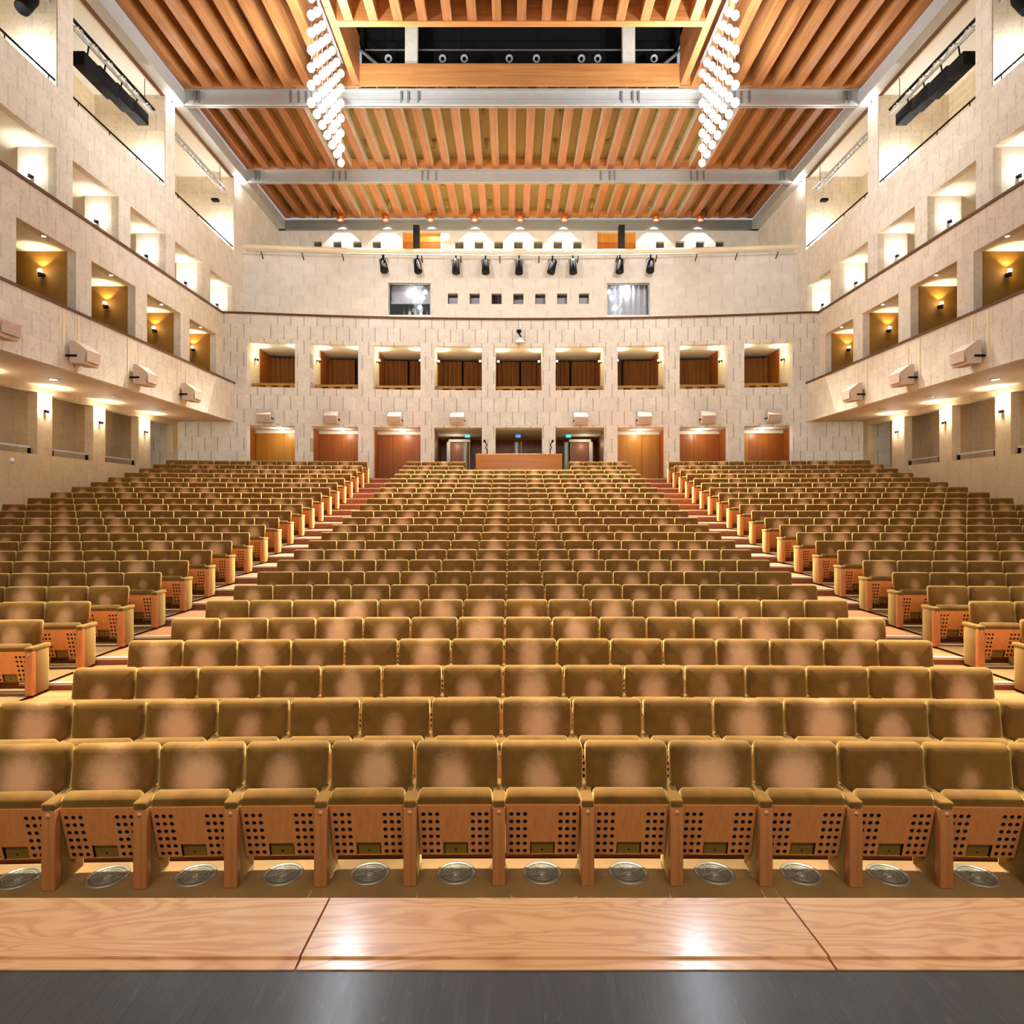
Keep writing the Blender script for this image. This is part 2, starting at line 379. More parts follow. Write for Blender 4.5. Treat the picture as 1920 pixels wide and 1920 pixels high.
# stage
struct(MB().box(-9, 9, -4, 2.125, -2.2, -1.56).build('stage_floor', STAGE), 'black painted stage floor with scuffs')
segs = (((-5.2, -0.728), (-5.2, -0.735)), ((-0.72, 1.078), (-0.727, 1.09)), ((1.086, 5.2), (1.098, 5.2)))
for i, (b, f) in enumerate(segs):
    o = MB().add([(f[0], 2.163, -1.548), (f[1], 2.163, -1.548), (b[1], 2.49, -1.55), (b[0], 2.49, -1.55),
                  (f[0], 2.163, -1.60), (f[1], 2.163, -1.60), (b[1], 2.49, -1.62), (b[0], 2.49, -1.62)],
                 [(0, 1, 2, 3), (4, 7, 6, 5), (0, 4, 5, 1), (1, 5, 6, 2), (2, 6, 7, 3), (3, 7, 4, 0)]).build('stage_edge_board', BOARD)
    tag(o, ('pale pine board at the stage edge, left of the seam', 'pale pine board in the middle of the stage edge', 'pale pine board at the stage edge, right of the seam')[i], 'board', 'pine boards along the stage edge')
    o = MB().box(f[0], f[1], 2.112, 2.160, -1.62, -1.556).build('stage_edge_strip', BOARD)
    tag(o, ('narrow pine strip between black floor and board, left piece', 'narrow pine strip between black floor and board, middle piece', 'narrow pine strip between black floor and board, right piece')[i], 'board', 'pine strips along the stage edge')
struct(MB().box(-9, 9, 2.0, 2.47, -3.6, -1.63).build('stage_front_wall', RISER))
# ------------------------------------------------------------------ seats
HW = 0.299
def ring_outline(hw, z0, z1, r, ins):
    lw = 0.262
    pts = [(-hw + ins, 0.625), (-lw + ins, 0.60), (-lw + ins, z0 + ins), (lw - ins, z0 + ins), (lw - ins, 0.60), (hw - ins, 0.625)]
    for cx, s in ((hw - r, 0), (-(hw - r), 1)):
        for i in range(5):
            a = math.pi / 2 * (i / 4.0) + (math.pi / 2 if s else 0)
            pts.append((cx + (r - ins) * math.cos(a), z1 - r + (r - ins) * math.sin(a)))
    return pts
def backrest_mb():
    mb = MB(); rings = [(0.16, -0.012), (0.06, -0.006), (0.024, 0.0), (0.007, 0.008), (0.0, 0.028), (0.0, 0.075), (0.012, 0.09)]
    n = 16; z0, z1 = 0.40, 0.905
    for ins, y in rings:
        r = max(0.036, ins + 0.012)
        for (x, z) in ring_outline(HW, z0, z1, r, ins): mb.v.append((x, y - 0.075 - 0.13 * (z1 - z) + 0.05, z))
    for k in range(len(rings) - 1):
        for j in range(n): mb.f.append([k * n + j, k * n + (j + 1) % n, (k + 1) * n + (j + 1) % n, (k + 1) * n + j])
    mb.f.append(list(range(n))); mb.f.append(list(range((len(rings) - 1) * n, len(rings) * n)))
    mb.mi = [0] * len(mb.f); mb.sm = [True] * len(mb.f)
    return mb
def py(z): return -0.205 + 0.11 * (0.54 - z) / 0.40     # front of the folded seat
def cushion_mb():
    mb = MB(); prof = []
    for i in range(7):
        a = math.pi * i / 6; prof.append((-0.15 - 0.062 * math.cos(a), 0.585 + 0.05 * math.sin(a)))
    prof = [(py(0.13) + 0.012, 0.13), (py(0.53) + 0.004, 0.53)] + prof + [(-0.075, 0.50), (-0.0, 0.14)]
    n = len(prof); rings = []
    for x, s in ((-0.262, 0.82), (-0.256, 0.93), (-0.238, 1.0), (0.238, 1.0), (0.256, 0.93), (0.262, 0.82)):
        cy = sum(p[0] for p in prof) / n; cz = 0.40
        rings.append([(x, cy + (p[0] - cy) * s, cz + (p[1] - cz) * (s if p[1] > 0.5 else 1)) for p in prof])
    for r in rings: mb.v += r
    for k in range(len(rings) - 1):
        for j in range(n): mb.f.append([k * n + j, k * n + (j + 1) % n, (k + 1) * n + (j + 1) % n, (k + 1) * n + j])
    mb.f.append(list(range(n))); mb.f.append(list(range((len(rings) - 1) * n, len(rings) * n)))
    mb.mi = [0] * len(mb.f); mb.sm = [True] * (len(mb.f) - 2) + [False] * 2
    return mb
def panel_mb(holes=True):
    """wooden underside of the tipped-up seat with two fields of drilled holes and a notch"""
    mb = MB(); x0, x1, z0, z1 = -0.258, 0.258, 0.14, 0.545
    P = lambda x, z, t=0.0: (x, py(z) - 0.012 + t, z)
    if not holes:
        a = [P(x0, z0), P(x1, z0), P(x1, z1), P(x0, z1)]; b = [P(x0, z0, .02), P(x1, z0, .02), P(x1, z1, .02), P(x0, z1, .02)]
        return mb.add(a + b, [(0, 1, 2, 3), (0, 4, 5, 1), (1, 5, 6, 2), (2, 6, 7, 3), (3, 7, 4, 0)])
    hx = [-0.222 + 0.0485 * i for i in range(3)]; zs = [0.172 + 0.0605 * i for i in range(6)]
    def rect(a, b, c, d): mb.add([P(a, c), P(b, c), P(b, d), P(a, d)], [(0, 1, 2, 3)])
    xl, xr = hx[0] - 0.02425, hx[2] + 0.02425
    zl, zr = zs[0] - 0.03025, zs[5] + 0.03025
    for s in (1, -1):
        for cx in hx:
            for cz in zs:
                n = 12; sq = []; ci = []; inn = []
                for j in range(n):
                    a = 2 * math.pi * (j + 0.5) / n; c, q = math.cos(a), math.sin(a); m = max(abs(c), abs(q))
                    sq.append(P(s * cx + 0.02425 * c / m, cz + 0.03025 * q / m)); ci.append(P(s * cx + 0.0155 * c, cz + 0.0155 * q)); inn.append(P(s * cx + 0.0155 * c, cz + 0.0155 * q, 0.011))
                mb.add(sq + ci, [(j, (j + 1) % n, (j + 1) % n + n, j + n) for j in range(n)])
                mb.add(ci + inn, [(j, (j + 1) % n, (j + 1) % n + n, j + n) for j in range(n)] , 1)
                mb.add(inn, [list(range(n))], 1)
        a, b = sorted((s * x0, s * xl)) if s == 1 else sorted((-x0 * 1, -xl))
        rect(a, b, z0, z1)
        a, b = (xl, xr) if s == 1 else (-xr, -xl)
        rect(a, b, zr, z1); rect(a, b, z0, zl)
    rect(xr, -xr, 0.245, z1); rect(xr, -0.088, z0, 0.245); rect(0.088, -xr, z0, 0.245)
    # notch walls and outer edges
    for (a, b, c, d) in ((-0.088, 0.088, 0.245, 0.245), (-0.088, -0.088, z0, 0.245), (0.088, 0.088, z0, 0.245)):
        mb.add([P(a, c), P(b, d), P(b, d, 0.05), P(a, c, 0.05)], [(0, 1, 2, 3)], 1)
    mb.add([P(-0.088, z0, 0.05), P(0.088, z0, 0.05), P(0.088, 0.245, 0.05), P(-0.088, 0.245, 0.05)], [(0, 1, 2, 3)], 1)
    for (a, b, c, d) in ((x0, x1, z1, z1), (x0, x1, z0, z0), (x0, x0, z0, z1), (x1, x1, z0, z1)):
        mb.add([P(a, c), P(b, d), P(b, d, 0.018), P(a, c, 0.018)], [(0, 1, 2, 3)])
    return mb
def hinge_mb():
    mb = MB(); P = lambda x, z, t: (x, py(z) - 0.012 + t, z)
    v = [P(-0.078, 0.125, 0.012), P(0.078, 0.125, 0.012), P(0.078, 0.208, 0.012), P(-0.078, 0.208, 0.012), P(-0.078, 0.125, 0.05), P(0.078, 0.125, 0.05), P(0.078, 0.208, 0.05), P(-0.078, 0.208, 0.05)]
    mb.add(v, [(0, 1, 2, 3), (4, 7, 6, 5), (0, 4, 5, 1), (1, 5, 6, 2), (2, 6, 7, 3), (3, 7, 4, 0)])
    c = P(0, 0.178, 0.010); mb.lathe([(0.007, -0.001), (0.0055, -0.004), (0.0, -0.004)], c, 'y', 8, 1)
    return mb
HX = PIT / 2
def arm_mb(s): return MB().rbox(s * HX - 0.043, s * HX + 0.043, -0.262, 0.10, 0.548, 0.60, 0.012)
def post_mb(s): return MB().rbox(s * HX - 0.045, s * HX + 0.045, -0.256, -0.19, 0, 0.548, 0.006)
def side_mb(s): return MB().rbox(s * HX - 0.040, s * HX + 0.040, -0.19, 0.066, 0.0, 0.548, 0.006)
def cap_mb(s): return MB().lathe([(0.017, 0.0), (0.016, -0.004), (0.0, -0.005)], (s * HX, -0.2555, 0.515), 'y', 12)
def set_uv(o, pad):
    me = o.data; uvl = me.uv_layers.new(name='pad')
    for lp in me.loops:
        c = me.vertices[lp.vertex_index].co
        uvl.data[lp.index].uv = (max(0.002, (c.x + HW) / (2 * HW)), (c.z - 0.40) / 0.505) if pad else (0, 0)
def seat_proto():
    t = thing('theatre_seat', 'x', 'seat', (0, 0, -50))
    p = {}
    p['backrest'] = backrest_mb().build('backrest', VELVET, t); set_uv(p['backrest'], True)
    p['seat_cushion'] = cushion_mb().build('seat_cushion', VELVET, t); set_uv(p['seat_cushion'], False)
    p['seat_panel'] = panel_mb().build('seat_panel', [W_PANEL, HOLE], t, fix=False)
    p['hinge_box'] = hinge_mb().build('hinge_box', [BRASS, HOLE], t)
    for s, nm in ((1, 'r'), (-1, 'l')):
        p['armrest' + nm] = arm_mb(s).build('armrest', VELVET, t); set_uv(p['armrest' + nm], False)
        p['post' + nm] = post_mb(s).build('post', W_POST, t)
        p['side_panel' + nm] = side_mb(s).build('side_panel', VELVET, t); set_uv(p['side_panel' + nm], False)
        p['bolt_cap' + nm] = cap_mb(s).build('bolt_cap', CAPW, t)
    return t, p
PT, PP = seat_proto()
seats = []      # (visible size, row, block, index, n, x, left end, right end)
for r in range(NR):
    blocks = [('centre', [CL + PIT * (i + 0.5) for i in range(15)])]
    blocks.append(('left', [LE - 0.045 - PIT * (i + 0.5) for i in range(13)]))
    blocks.append(('right', [RE + 0.045 + PIT * (i + 0.5) for i in range(13)]))
    for nm, xs in blocks:
        for i, x in enumerate(xs):
            if nm == 'centre' and r >= 23 and -1.9 < x < 2.35: continue
            d = DR[r] + sag(x); u = VX + x * F / d
            if u < -75 or u > 1995: continue
            if nm != 'centre' and r < 3: continue
            seats.append([1 / d, r, nm, i, x, d, u])
seats.sort(key=lambda s: (-s[0], abs(s[4])))
W1 = {0: .95, 1: 1, 2: .95, 3: .6, 4: .75, 5: .7, 6: .6, 7: .62, 8: .95, 9: 1, 10: .3, 11: .25, 12: .3}
inv = sorted(s[4] for s in seats if s[1] == 0)
rest = []
def wearword(w): return 'a large bald worn patch' if w > 0.72 else ('a rubbed worn patch' if w > 0.42 else ('a faint worn patch' if w > 0.2 else 'an almost unworn back'))
N_IND = 300
for k, (sz, r, nm, i, x, d, u) in enumerate(seats):
    wr = random.random() ** 0.8
    if r == 0: wr = W1.get(inv.index(x), 0.5)
    if k >= N_IND: rest.append((x, d, ZF[r], -(x - A) / 110.0, wr, i, nm)); continue
    if nm == 'centre':
        j, side = (i, 'left') if i < 8 else (14 - i, 'right')
        if r == 0:
            q = inv.index(x); lab = f'olive velvet front-row seat with {wearword(wr)}, {ORD[q]} in view from left'
        else: lab = f'olive seat, {wearword(wr)}, {ORD[r]} row, {ORD[j]} from centre block {side} end'
    else: lab = f'olive seat, {wearword(wr)}, {ORD[r]} row, {ORD[i]} from {nm} aisle, {nm} block'
    if nm == 'centre' and i == 0 and r == 0: lab = lab
    t = PT.copy(); COL.objects.link(t); t.name = 'theatre_seat'; t.location = (x, d, ZF[r]); t.rotation_euler = (0, 0, -(x - A) / 110.0)
    t['label'] = lab; t['category'] = 'seat'; t['group'] = f'olive velvet seats, {ORD[r]} row'
    parts = ['backrest', 'seat_cushion', 'seat_panel', 'armrestr', 'postr', 'side_panelr']
    if r < 3 or nm != 'centre' and i == 0: parts += ['hinge_box', 'bolt_capr']
    if (nm == 'centre' and i == 0) or (nm == 'right' and i == 0) or (r == 0 and inv.index(x) == 0): parts += ['armrestl', 'postl', 'side_panell'] + (['bolt_capl'] if r < 3 or nm == 'right' else [])
    if nm == 'left': pass
    made = {}
    for p in parts:
        c = PP[p].copy(); COL.objects.link(c); made[p] = c
        c.parent = made['seat_panel'] if p == 'hinge_box' else (made['post' + p[-1]] if p.startswith('bolt_cap') else t)
        if p == 'backrest': c['wear'] = wr
for o in list(PT.children): bpy.data.objects.remove(o)
bpy.data.objects.remove(PT)
# every seat farther back, as one mass
def far_seats():
    base = [(backrest_mb(), 0, True), (cushion_mb(), 0, False), (panel_mb(False), 1, False)]
    right = [(arm_mb(1), 0, False), (post_mb(1), 1, False), (side_mb(1), 0, False)]
    left = [(arm_mb(-1), 0, False), (post_mb(-1), 1, False), (side_mb(-1), 0, False)]
    V, Fc, MI, SMo, UV, WF = [], [], [], [], [], []
    for (x, d, z, a, wr, i, nm) in rest:
        ca, sa = math.cos(a), math.sin(a)
        for mb, m, pad in base + right + (left if (i == 0 and nm != 'left') else []):
            o = len(V)
            V += [(x + p[0] * ca - p[1] * sa, d + p[0] * sa + p[1] * ca, z + p[2]) for p in mb.v]
            for f, sm in zip(mb.f, mb.sm):
                Fc.append([q + o for q in f]); MI.append(m); SMo.append(sm); WF.append(wr)
                for q in f:
                    p = mb.v[q]; UV.append((max(0.002, (p[0] + HW) / (2 * HW)), (p[2] - 0.40) / 0.505) if pad else (0, 0))
    me = bpy.data.meshes.new('seat_rows'); me.from_pydata(V, [], Fc); me.materials.append(VELVET); me.materials.append(W_POST)
    me.polygons.foreach_set('material_index', MI); me.polygons.foreach_set('use_smooth', SMo)
    uvl = me.uv_layers.new(name='pad'); uvl.data.foreach_set('uv', [c for q in UV for c in q])
    at = me.attributes.new('wear_face', 'FLOAT', 'FACE'); at.data.foreach_set('value', WF)
    me.update()
    bm = bmesh.new(); bm.from_mesh(me); bmesh.ops.recalc_face_normals(bm, faces=bm.faces); bm.to_mesh(me); bm.free()
    o = bpy.data.objects.new('theatre_seat_mass', me); COL.objects.link(o)
    tag(o, 'olive velvet seats filling the rear rows up to the back wall', 'seats', 'olive velvet seats, rear rows', 'stuff')
if rest: far_seats()
# floor vents under the front row
vx = 0
for x in inv:
    d = 4.515 + sag(x)
    t = thing('floor_vent', f'round metal floor air vent under the {ORD[vx]} front-row seat from left', 'vent', (x - 0.0, d, ZF[0]), 0, 'floor vents under the front row'); vx += 1
    MB().lathe([(0.142, 0.0), (0.142, 0.006), (0.132, 0.008), (0.112, 0.006), (0.112, 0.001)], n=32).build('rim', VENT, t)
    MB().lathe([(0.112, 0.002), (0.03, 0.002)], n=32).build('slot_plate', VENTD, t)
    m = MB()
    for r in (0.05, 0.07, 0.09): m.lathe([(r - 0.004, 0.003), (r - 0.004, 0.005), (r + 0.004, 0.005), (r + 0.004, 0.003)], n=28)
    for q in range(4): m.add([tuple(Matrix.Rotation(q * math.pi / 2 + 0.4, 3, 'Z') @ Vector(p)) for p in ((0.02, -0.006, 0.006), (0.115, -0.006, 0.006), (0.115, 0.006, 0.006), (0.02, 0.006, 0.006))], [(0, 1, 2, 3)])
    m.build('grille', VENT, t)
    MB().lathe([(0.034, 0.002), (0.032, 0.007), (0.0, 0.008)], n=16).build('hub', VENT, t)
# ------------------------------------------------------------------ back wall, lower two storeys
OPX = [(463, 553), (583, 671.5), (699, 788.5), (814, 903.5), (929, 1016.5), (1042, 1133), (1158, 1247.5), (1274.5, 1365.5), (1395.5, 1486.5)]
OX = [(px2x(a, d_low), px2x(b, d_low)) for a, b in OPX]
RZ = 8.49
holes = [(a, b, 0.3, 3.62) for a, b in OX] + [(a, b, 5.31, 7.29) for a, b in OX]
gridwall('wall_back', [A - 16.5, A + 16.5], [-1.0, RZ], holes, lambda u, v, t: (u, d_low(u) + t, v), 0.34, STONE_B, 0.9)
def arc_bar(fd, x0, x1, y0, y1, z0, z1, n=28):
    mb = MB(); xs = [x0 + (x1 - x0) * i / n for i in range(n + 1)]
    for x in xs: mb.v += [(x, fd(x) + y0, z0), (x, fd(x) + y1, z0), (x, fd(x) + y1, z1), (x, fd(x) + y0, z1)]
    for i in range(n):
        for j in range(4): mb.f.append([i * 4 + j, i * 4 + (j + 1) % 4, (i + 1) * 4 + (j + 1) % 4, (i + 1) * 4 + j])
    mb.f.append([0, 1, 2, 3]); mb.f.append([n * 4 + j for j in range(4)]); mb.mi = [0] * len(mb.f); mb.sm = [False] * len(mb.f)
    return mb
H2, H3, HB = 13.03, 13.6, 12.5
struct(arc_bar(d_low, A - H2, A + H2, -0.06, 0.36, RZ, RZ + 0.08).build('trim_1', W_RAIL), 'dark wooden rail along the top of the back wall')
struct(arc_bar(d_low, A - 15.6, A + 15.6, 0.34, 4.6, 4.55, 4.65).build('balcony_floor', CARPET))
struct(arc_bar(d_low, A - 15.6, A + 15.6, 0.34, 4.6, 7.34, 7.44).build('balcony_ceiling', PLASTER))
struct(arc_bar(d_low, A - 15.6, A + 15.6, 0.34, 3.6, RZ - 0.12, RZ - 0.02).build('walkway_floor', CREAM))
struct(arc_bar(d_low, A - 15.6, A + 15.6, 0.34, 6.0, 3.60, 3.70).build('lobby_ceiling', PLASTER))
struct(arc_bar(d_low, A - 15.6, A + 15.6, 3.0, 3.1, 4.0, 7.5).build('balcony_back_wall', VOID))
NAMES9 = ['first', 'second', 'third', 'fourth', 'middle', 'sixth', 'seventh', 'eighth', 'ninth']
def sconce(label, group, loc, nrm, power, colr=(1, 0.83, 0.58), size=1.0, em=None, up=0.6):
    """small cylinder lamp on a bracket; nrm = direction away from the wall"""
    t = thing('wall_sconce', label, 'lamp', loc, 0, group); n = Vector(nrm).normalized(); c = n * 0.11 * size
    MB().tube([Vector((0, 0, 0)), n * 0.02], 0.05 * size, 10).build('wall_plate', BLACK, t)
    MB().tube([n * 0.02, c], 0.012 * size, 6).build('arm', BLACK, t)
    cup = MB().tube([c + Vector((0, 0, -0.07 * size)), c + Vector((0, 0, 0.03 * size))], 0.045 * size, 10).build('cup', BLACK, t)
    MB().lathe([(0.04 * size, 0.03 * size), (0.05 * size, 0.07 * size), (0.04 * size, 0.11 * size), (0.0, 0.12 * size)], tuple(c), 'z', 10).build('bulb', em or WHITEG, cup)
    lamp(t, tuple(c + Vector((0, 0, 0.13 * size))), power * up, colr, 0.02, 'SPOT', (math.pi, 0, 0), 104, 0.35)
    lamp(t, tuple(c + n * 0.14 + Vector((0, 0, 0.12))), power * (1 - up) * 0.6, colr, 0.05)
    return t
for i, (a, b) in enumerate(OX):
    nm = NAMES9[i]; yw = d_low((a + b) / 2)
    # partition to the next opening
    for s, xx in ((-1, a), (1, b)):
        if s == 1 and i < 8: continue
        x0, x1 = (OX[i - 1][1] + 0.02, a - 0.02) if (s == -1 and i > 0) else ((a - 0.7, a - 0.02) if s == -1 else (b + 0.02, b + 0.7))
        if s == -1 and i == 0: x0 = a - 0.6
        yy = d_low((x0 + x1) / 2)
        struct(MB().box(x0, x1, yy + 0.3, yy + 1.5, 4.65, 7.34).build('balcony_partition_wall', CREAM))
        struct(MB().box(x0, x1, yy + 1.5, yy + 3.0, 4.65, 7.34).build('balcony_partition_wall', W_DOORR))
    t = thing('curtain', f'brown pleated curtain at the back of the {nm} first-balcony opening from left', 'curtain', (0, 0, 0), 0, 'curtains behind the first balcony')
    gap = (a + b) / 2 + (0.35, 0.3, 0.1, 0.0, 0.1, -0.2, -0.4, -0.6, -0.55)[i]
    for (p, q) in ((a - 0.27, gap - 0.05), (gap + 0.05, b + 0.27)):
        m = MB(); n = 40; vs = []
        for j in range(n + 1):
            x = p + (q - p) * j / n; y = d_low(x) + 2.6 + 0.06 * math.sin(x * 28 + i)
            vs += [(x, y, 4.7), (x, y, 7.2)]
        m.add(vs, [(2 * j, 2 * j + 2, 2 * j + 3, 2 * j + 1) for j in range(n)], 0, True); m.build('curtain_panel', CURT, t, fix=False)
    t = thing('balustrade_rail', f'low wooden front rail in the {nm} first-balcony opening from left', 'rail', (0, 0, 0), 0, 'wooden rails of the first balcony')
    MB().box(a + 0.02, b - 0.02, yw + 0.36, yw + 0.55, 5.46, 5.56).build('rail', W_SILL, t)
    for q in range(4):
        x = a + 0.2 + (b - a - 0.4) * q / 3; MB().box(x - 0.12, x + 0.12, yw + 0.38, yw + 0.5, 5.0, 5.50).build('upright', W_SILL, t)
    for s, xx, sd in ((1, a, 'left'), (-1, b, 'right')):
        sconce(f'small lit sconce on {sd} side of the {nm} first-balcony opening', 'sconces in the first-balcony openings', (xx, yw + 0.75, 6.72), (s, 0, 0), 44, (1, 0.87, 0.6))
# ground floor lobby behind the lower openings
for i, (a, b) in enumerate(OX):
    nm = NAMES9[i]; yw = d_low((a + b) / 2)
    x0 = (OX[i - 1][1] + a) / 2 if i else a - 0.5; x1 = (OX[i + 1][0] + b) / 2 if i < 8 else b + 0.5
    if i not in (3, 4, 5):
        mat = [W_DOORG, W_DOORR, W_DOORR, None, None, None, W_DOORG, W_DOORR, W_DOORG][i]
        t = thing('foyer_door', f'tall wooden double door behind the {nm} ground-floor opening from left', 'door', (0, 0, 0), 0, 'wooden foyer doors under the balcony')
        xm = a + (b - a) * (0.5, 0.45, 0.28, 0, 0, 0, 0.66, 0.5, 0.36)[i]
        MB().box(x0 + 0.21, xm - 0.006, yw + 1.55, yw + 1.62, 0.9, 3.46).build('door_leaf', mat, t)
        MB().box(xm + 0.006, x1 - 0.21, yw + 1.55, yw + 1.62, 0.9, 3.46).build('door_leaf', W_DOORR if i == 8 else mat, t)
        struct(MB().box(x0, x1, yw + 1.5, yw + 1.7, 3.46, 3.62).build('lobby_ceiling_trim_1', PLASTER))
        d = thing('ceiling_downlight', f'flat round ceiling light inside the {nm} ground-floor opening from left', 'lamp', ((a + b) / 2 + 0.1, yw + 1.0, 3.60), 0, 'ceiling lights under the back balcony')
        MB().lathe([(0.16, 0.0), (0.16, -0.03), (0.12, -0.03)], n=18).build('ring', PLASTER, d); MB().lathe([(0.12, -0.028), (0.0, -0.028)], n=18).build('diffuser', WHITEG, d)
        lamp(d, (0, -0.2, -0.14), 22, (1, 0.9, 0.74), 0.05)
    if i == 8: struct(MB().box(x1 - 0.2, x1 + 0.2, yw + 0.3, yw + 2.2, 0.9, 3.6).build('lobby_partition_wall', W_DOORR))
    if i not in (4, 5):
        struct(MB().box(x0 - 0.2, x0 + 0.2, yw + 0.3, yw + 2.2, 0.9, 3.6).build('lobby_partition_wall', W_DOORR))
struct(MB().box(-17, 17.6, 34.6, 34.7, -1, 12.1).build('rear_shell_wall', VOID))
xa, xb = OX[3][0] - 0.25, OX[5][1] + 0.25
struct(MB().box(xa - 1, xb + 1, 33.5, 33.7, 0.5, 3.65).build('lobby_wall', W_DOORR))
struct(MB().box(xb, xb + 0.2, 28.6, 33.5, 0.5, 3.65).build('lobby_side_wall', W_DOORR)); struct(MB().box(xa - 0.2, xa, 28.6, 33.5, 0.5, 3.65).build('lobby_side_wall', W_DOORR))
for px, lab, cc in ((876.5, 'small cyan lit sign left of the control desk', (70, 220, 235)), (971.5, 'small blue lit sign above the control desk', (70, 130, 255)), (1066, 'small cyan lit sign right of the control desk', (70, 200, 235))):
    d = 31.0; t = thing('exit_sign', lab, 'sign', (X(px, d), d, Z(817.5, d)), 0, 'lit signs in the rear lobby')
    MB().box(-0.13, 0.13, 0, 0.05, -0.085, 0.085).build('housing', BLACK, t); MB().box(-0.12, 0.12, -0.012, 0.0, -0.075, 0.075).build('face', m_emit('sign_glow', cc, 1.6), t)
    MB().tube([(0, 0.025, 0.08), (0, 0.025, 3.6 - Z(817.5, d))], 0.012, 6).build('hanger', BLACK, t)
for px, lab in ((875, 'metal framed glass lobby door left of the desk'), (972, 'metal framed glass lobby door behind the desk'), (1065, 'metal framed glass lobby door right of the desk')):
    d = 31.3; t = thing('lobby_glass_door', lab, 'door', (X(px, d), d, 1.1), 0, 'glass lobby doors')
    for q, m in ((-0.16, STEELD), (-0.02, m_plain('brass_strip', (190, 180, 70), 0.4)), (0.14, STEELD)): MB().box(q - 0.035, q + 0.035, 0, 0.06, 0, 2.2).build('stile', m, t)
    MB().box(-0.13, -0.055, 0.02, 0.03, 0, 2.15).build('pane', m_plain('smoked_glass', (70, 74, 76), 0.15, 0.2), t)
for px, lab in ((841, 'white lit doorway frame in the lobby left of the desk'), (1108, 'white lit doorway frame in the lobby right of the desk')):
    s = -1 if px < 960 else 1; d = 31.6; x = X(px, d)
    t = thing('doorway_frame', lab, 'doorway', (x, d, 1.0), 0, 'white doorway frames in the lobby')
    MB().box(-0.09, 0.09, 0, 0.1, 0, 2.32).build('jamb', PLASTER, t); MB().box(*sorted((0, -s * 1.1)), 0, 0.1, 2.32, 2.45).build('head', PLASTER, t)
    MB().box(*sorted((-s * 0.12, -s * 0.98)), 0.12, 0.16, 0, 2.3).build('door_leaf', W_DOORR, t)
    lamp(t, (-s * 0.4, -0.5, 2.15), 9, (1, 0.86, 0.62), 0.06)
# control desk
dd = 25.55; t = thing('control_desk', 'wooden sound desk front in the middle of the last rows', 'desk', (0, dd, ZF[22]))
xl, xr = X(892, dd), X(1054, dd); zb, zt = Z(881, dd) - ZF[22], Z(851, dd) - ZF[22]
MB().rbox(xl, xr, 0, 0.05, zb - 0.5, zt, 0.01).build('front_panel', W_DESK, t)
for x in (xl, xr - 0.05): MB().box(x, x + 0.05, 0.05, 1.4, zb - 0.5, zt).build('side_panel', W_DESK, t)
MB().box(xl, xr, 0.05, 1.3, zt - 0.14, zt - 0.08).build('worktop', STEELD, t)
MB().box(X(930, dd), X(1014, dd), 0.5, 0.7, zt - 0.1, zt + 0.06).build('console', STEELD, t)
for px, lab, sg in ((913, 'black gooseneck lamp at the left end of the desk', -1), (1032, 'black gooseneck lamp at the right end of the desk', 1)):
    t = thing('gooseneck_lamp', lab, 'lamp', (X(px, dd), dd + 0.2, Z(851, dd) - 0.078), 0, 'gooseneck lamps on the desk')
    MB().lathe([(0.07, 0.0), (0.07, 0.03), (0.02, 0.05)], n=12).build('base', BLACK, t)
    MB().tube([(0, 0, 0.03), (0, 0, 0.25), (sg * 0.06, 0, 0.36), (sg * 0.01, 0, 0.46), (sg * 0.08, 0, 0.58)], 0.022, 8).build('stem', BLACK, t)
    MB().tube([(sg * 0.08, 0, 0.58), (sg * 0.13, -0.02, 0.66)], 0.045, 8).build('head', BLACK, t)
# ------------------------------------------------------------------ small loudspeakers
def hexspeaker(label, group, loc, rotz, w, dpt, h, strips=None):
    """painted box with a chamfered top, on a bracket; its face looks along local -y"""
    t = thing('wall_loudspeaker', label, 'loudspeaker', loc, rotz, group)
    pr = [(-0.10, h * 0.62), (-0.22, h * 0.62), (-dpt, h * 0.16), (-dpt * 0.86, -h * 0.55), (-0.10, -h * 0.5)]
    MB().prism(pr, lambda p: (-w / 2, p[0], p[1]), lambda p: (w / 2, p[0], p[1])).build('cabinet', BOXP, t)
    MB().box(-w * 0.44, w * 0.44, -dpt - 0.004, -dpt * 0.96, -h * 0.40, h * 0.08).move(Matrix.Rotation(0.0, 4, 'X')).build('grille', m_grille, t)
    for s in (-1, 1):
        MB().box(s * (w / 2 + 0.012) - 0.012, s * (w / 2 + 0.012) + 0.012, -0.3, 0.0, -h * 0.2, -h * 0.1).build('bracket', BLACK, t)
    MB().box(-w * 0.2, w * 0.2, -0.12, 0.0, -h * 0.25, h * 0.1).build('wall_mount', BLACK, t)
    if strips:
        for q in strips[:2]: MB().box(q - 0.03, q + 0.03, -0.025, 0.0, -0.1, strips[2]).build('cable_strip', CREAM, t)
    return t
m_grille = m_plain('speaker_grille', (186, 160, 142), 0.7)
for i, px in enumerate((500, 624, 742, 858, None, 1088, 1206, 1324, 1447)):
    if px is None: continue
    x = px2x(px, d_low)
    hexspeaker(f'small pink-beige loudspeaker over the {NAMES9[i]} ground-floor opening from left', 'loudspeakers along the back wall', (x, d_low(x), 3.98), -(x - A) / 80 * 0, 0.60, 0.42, 0.48)
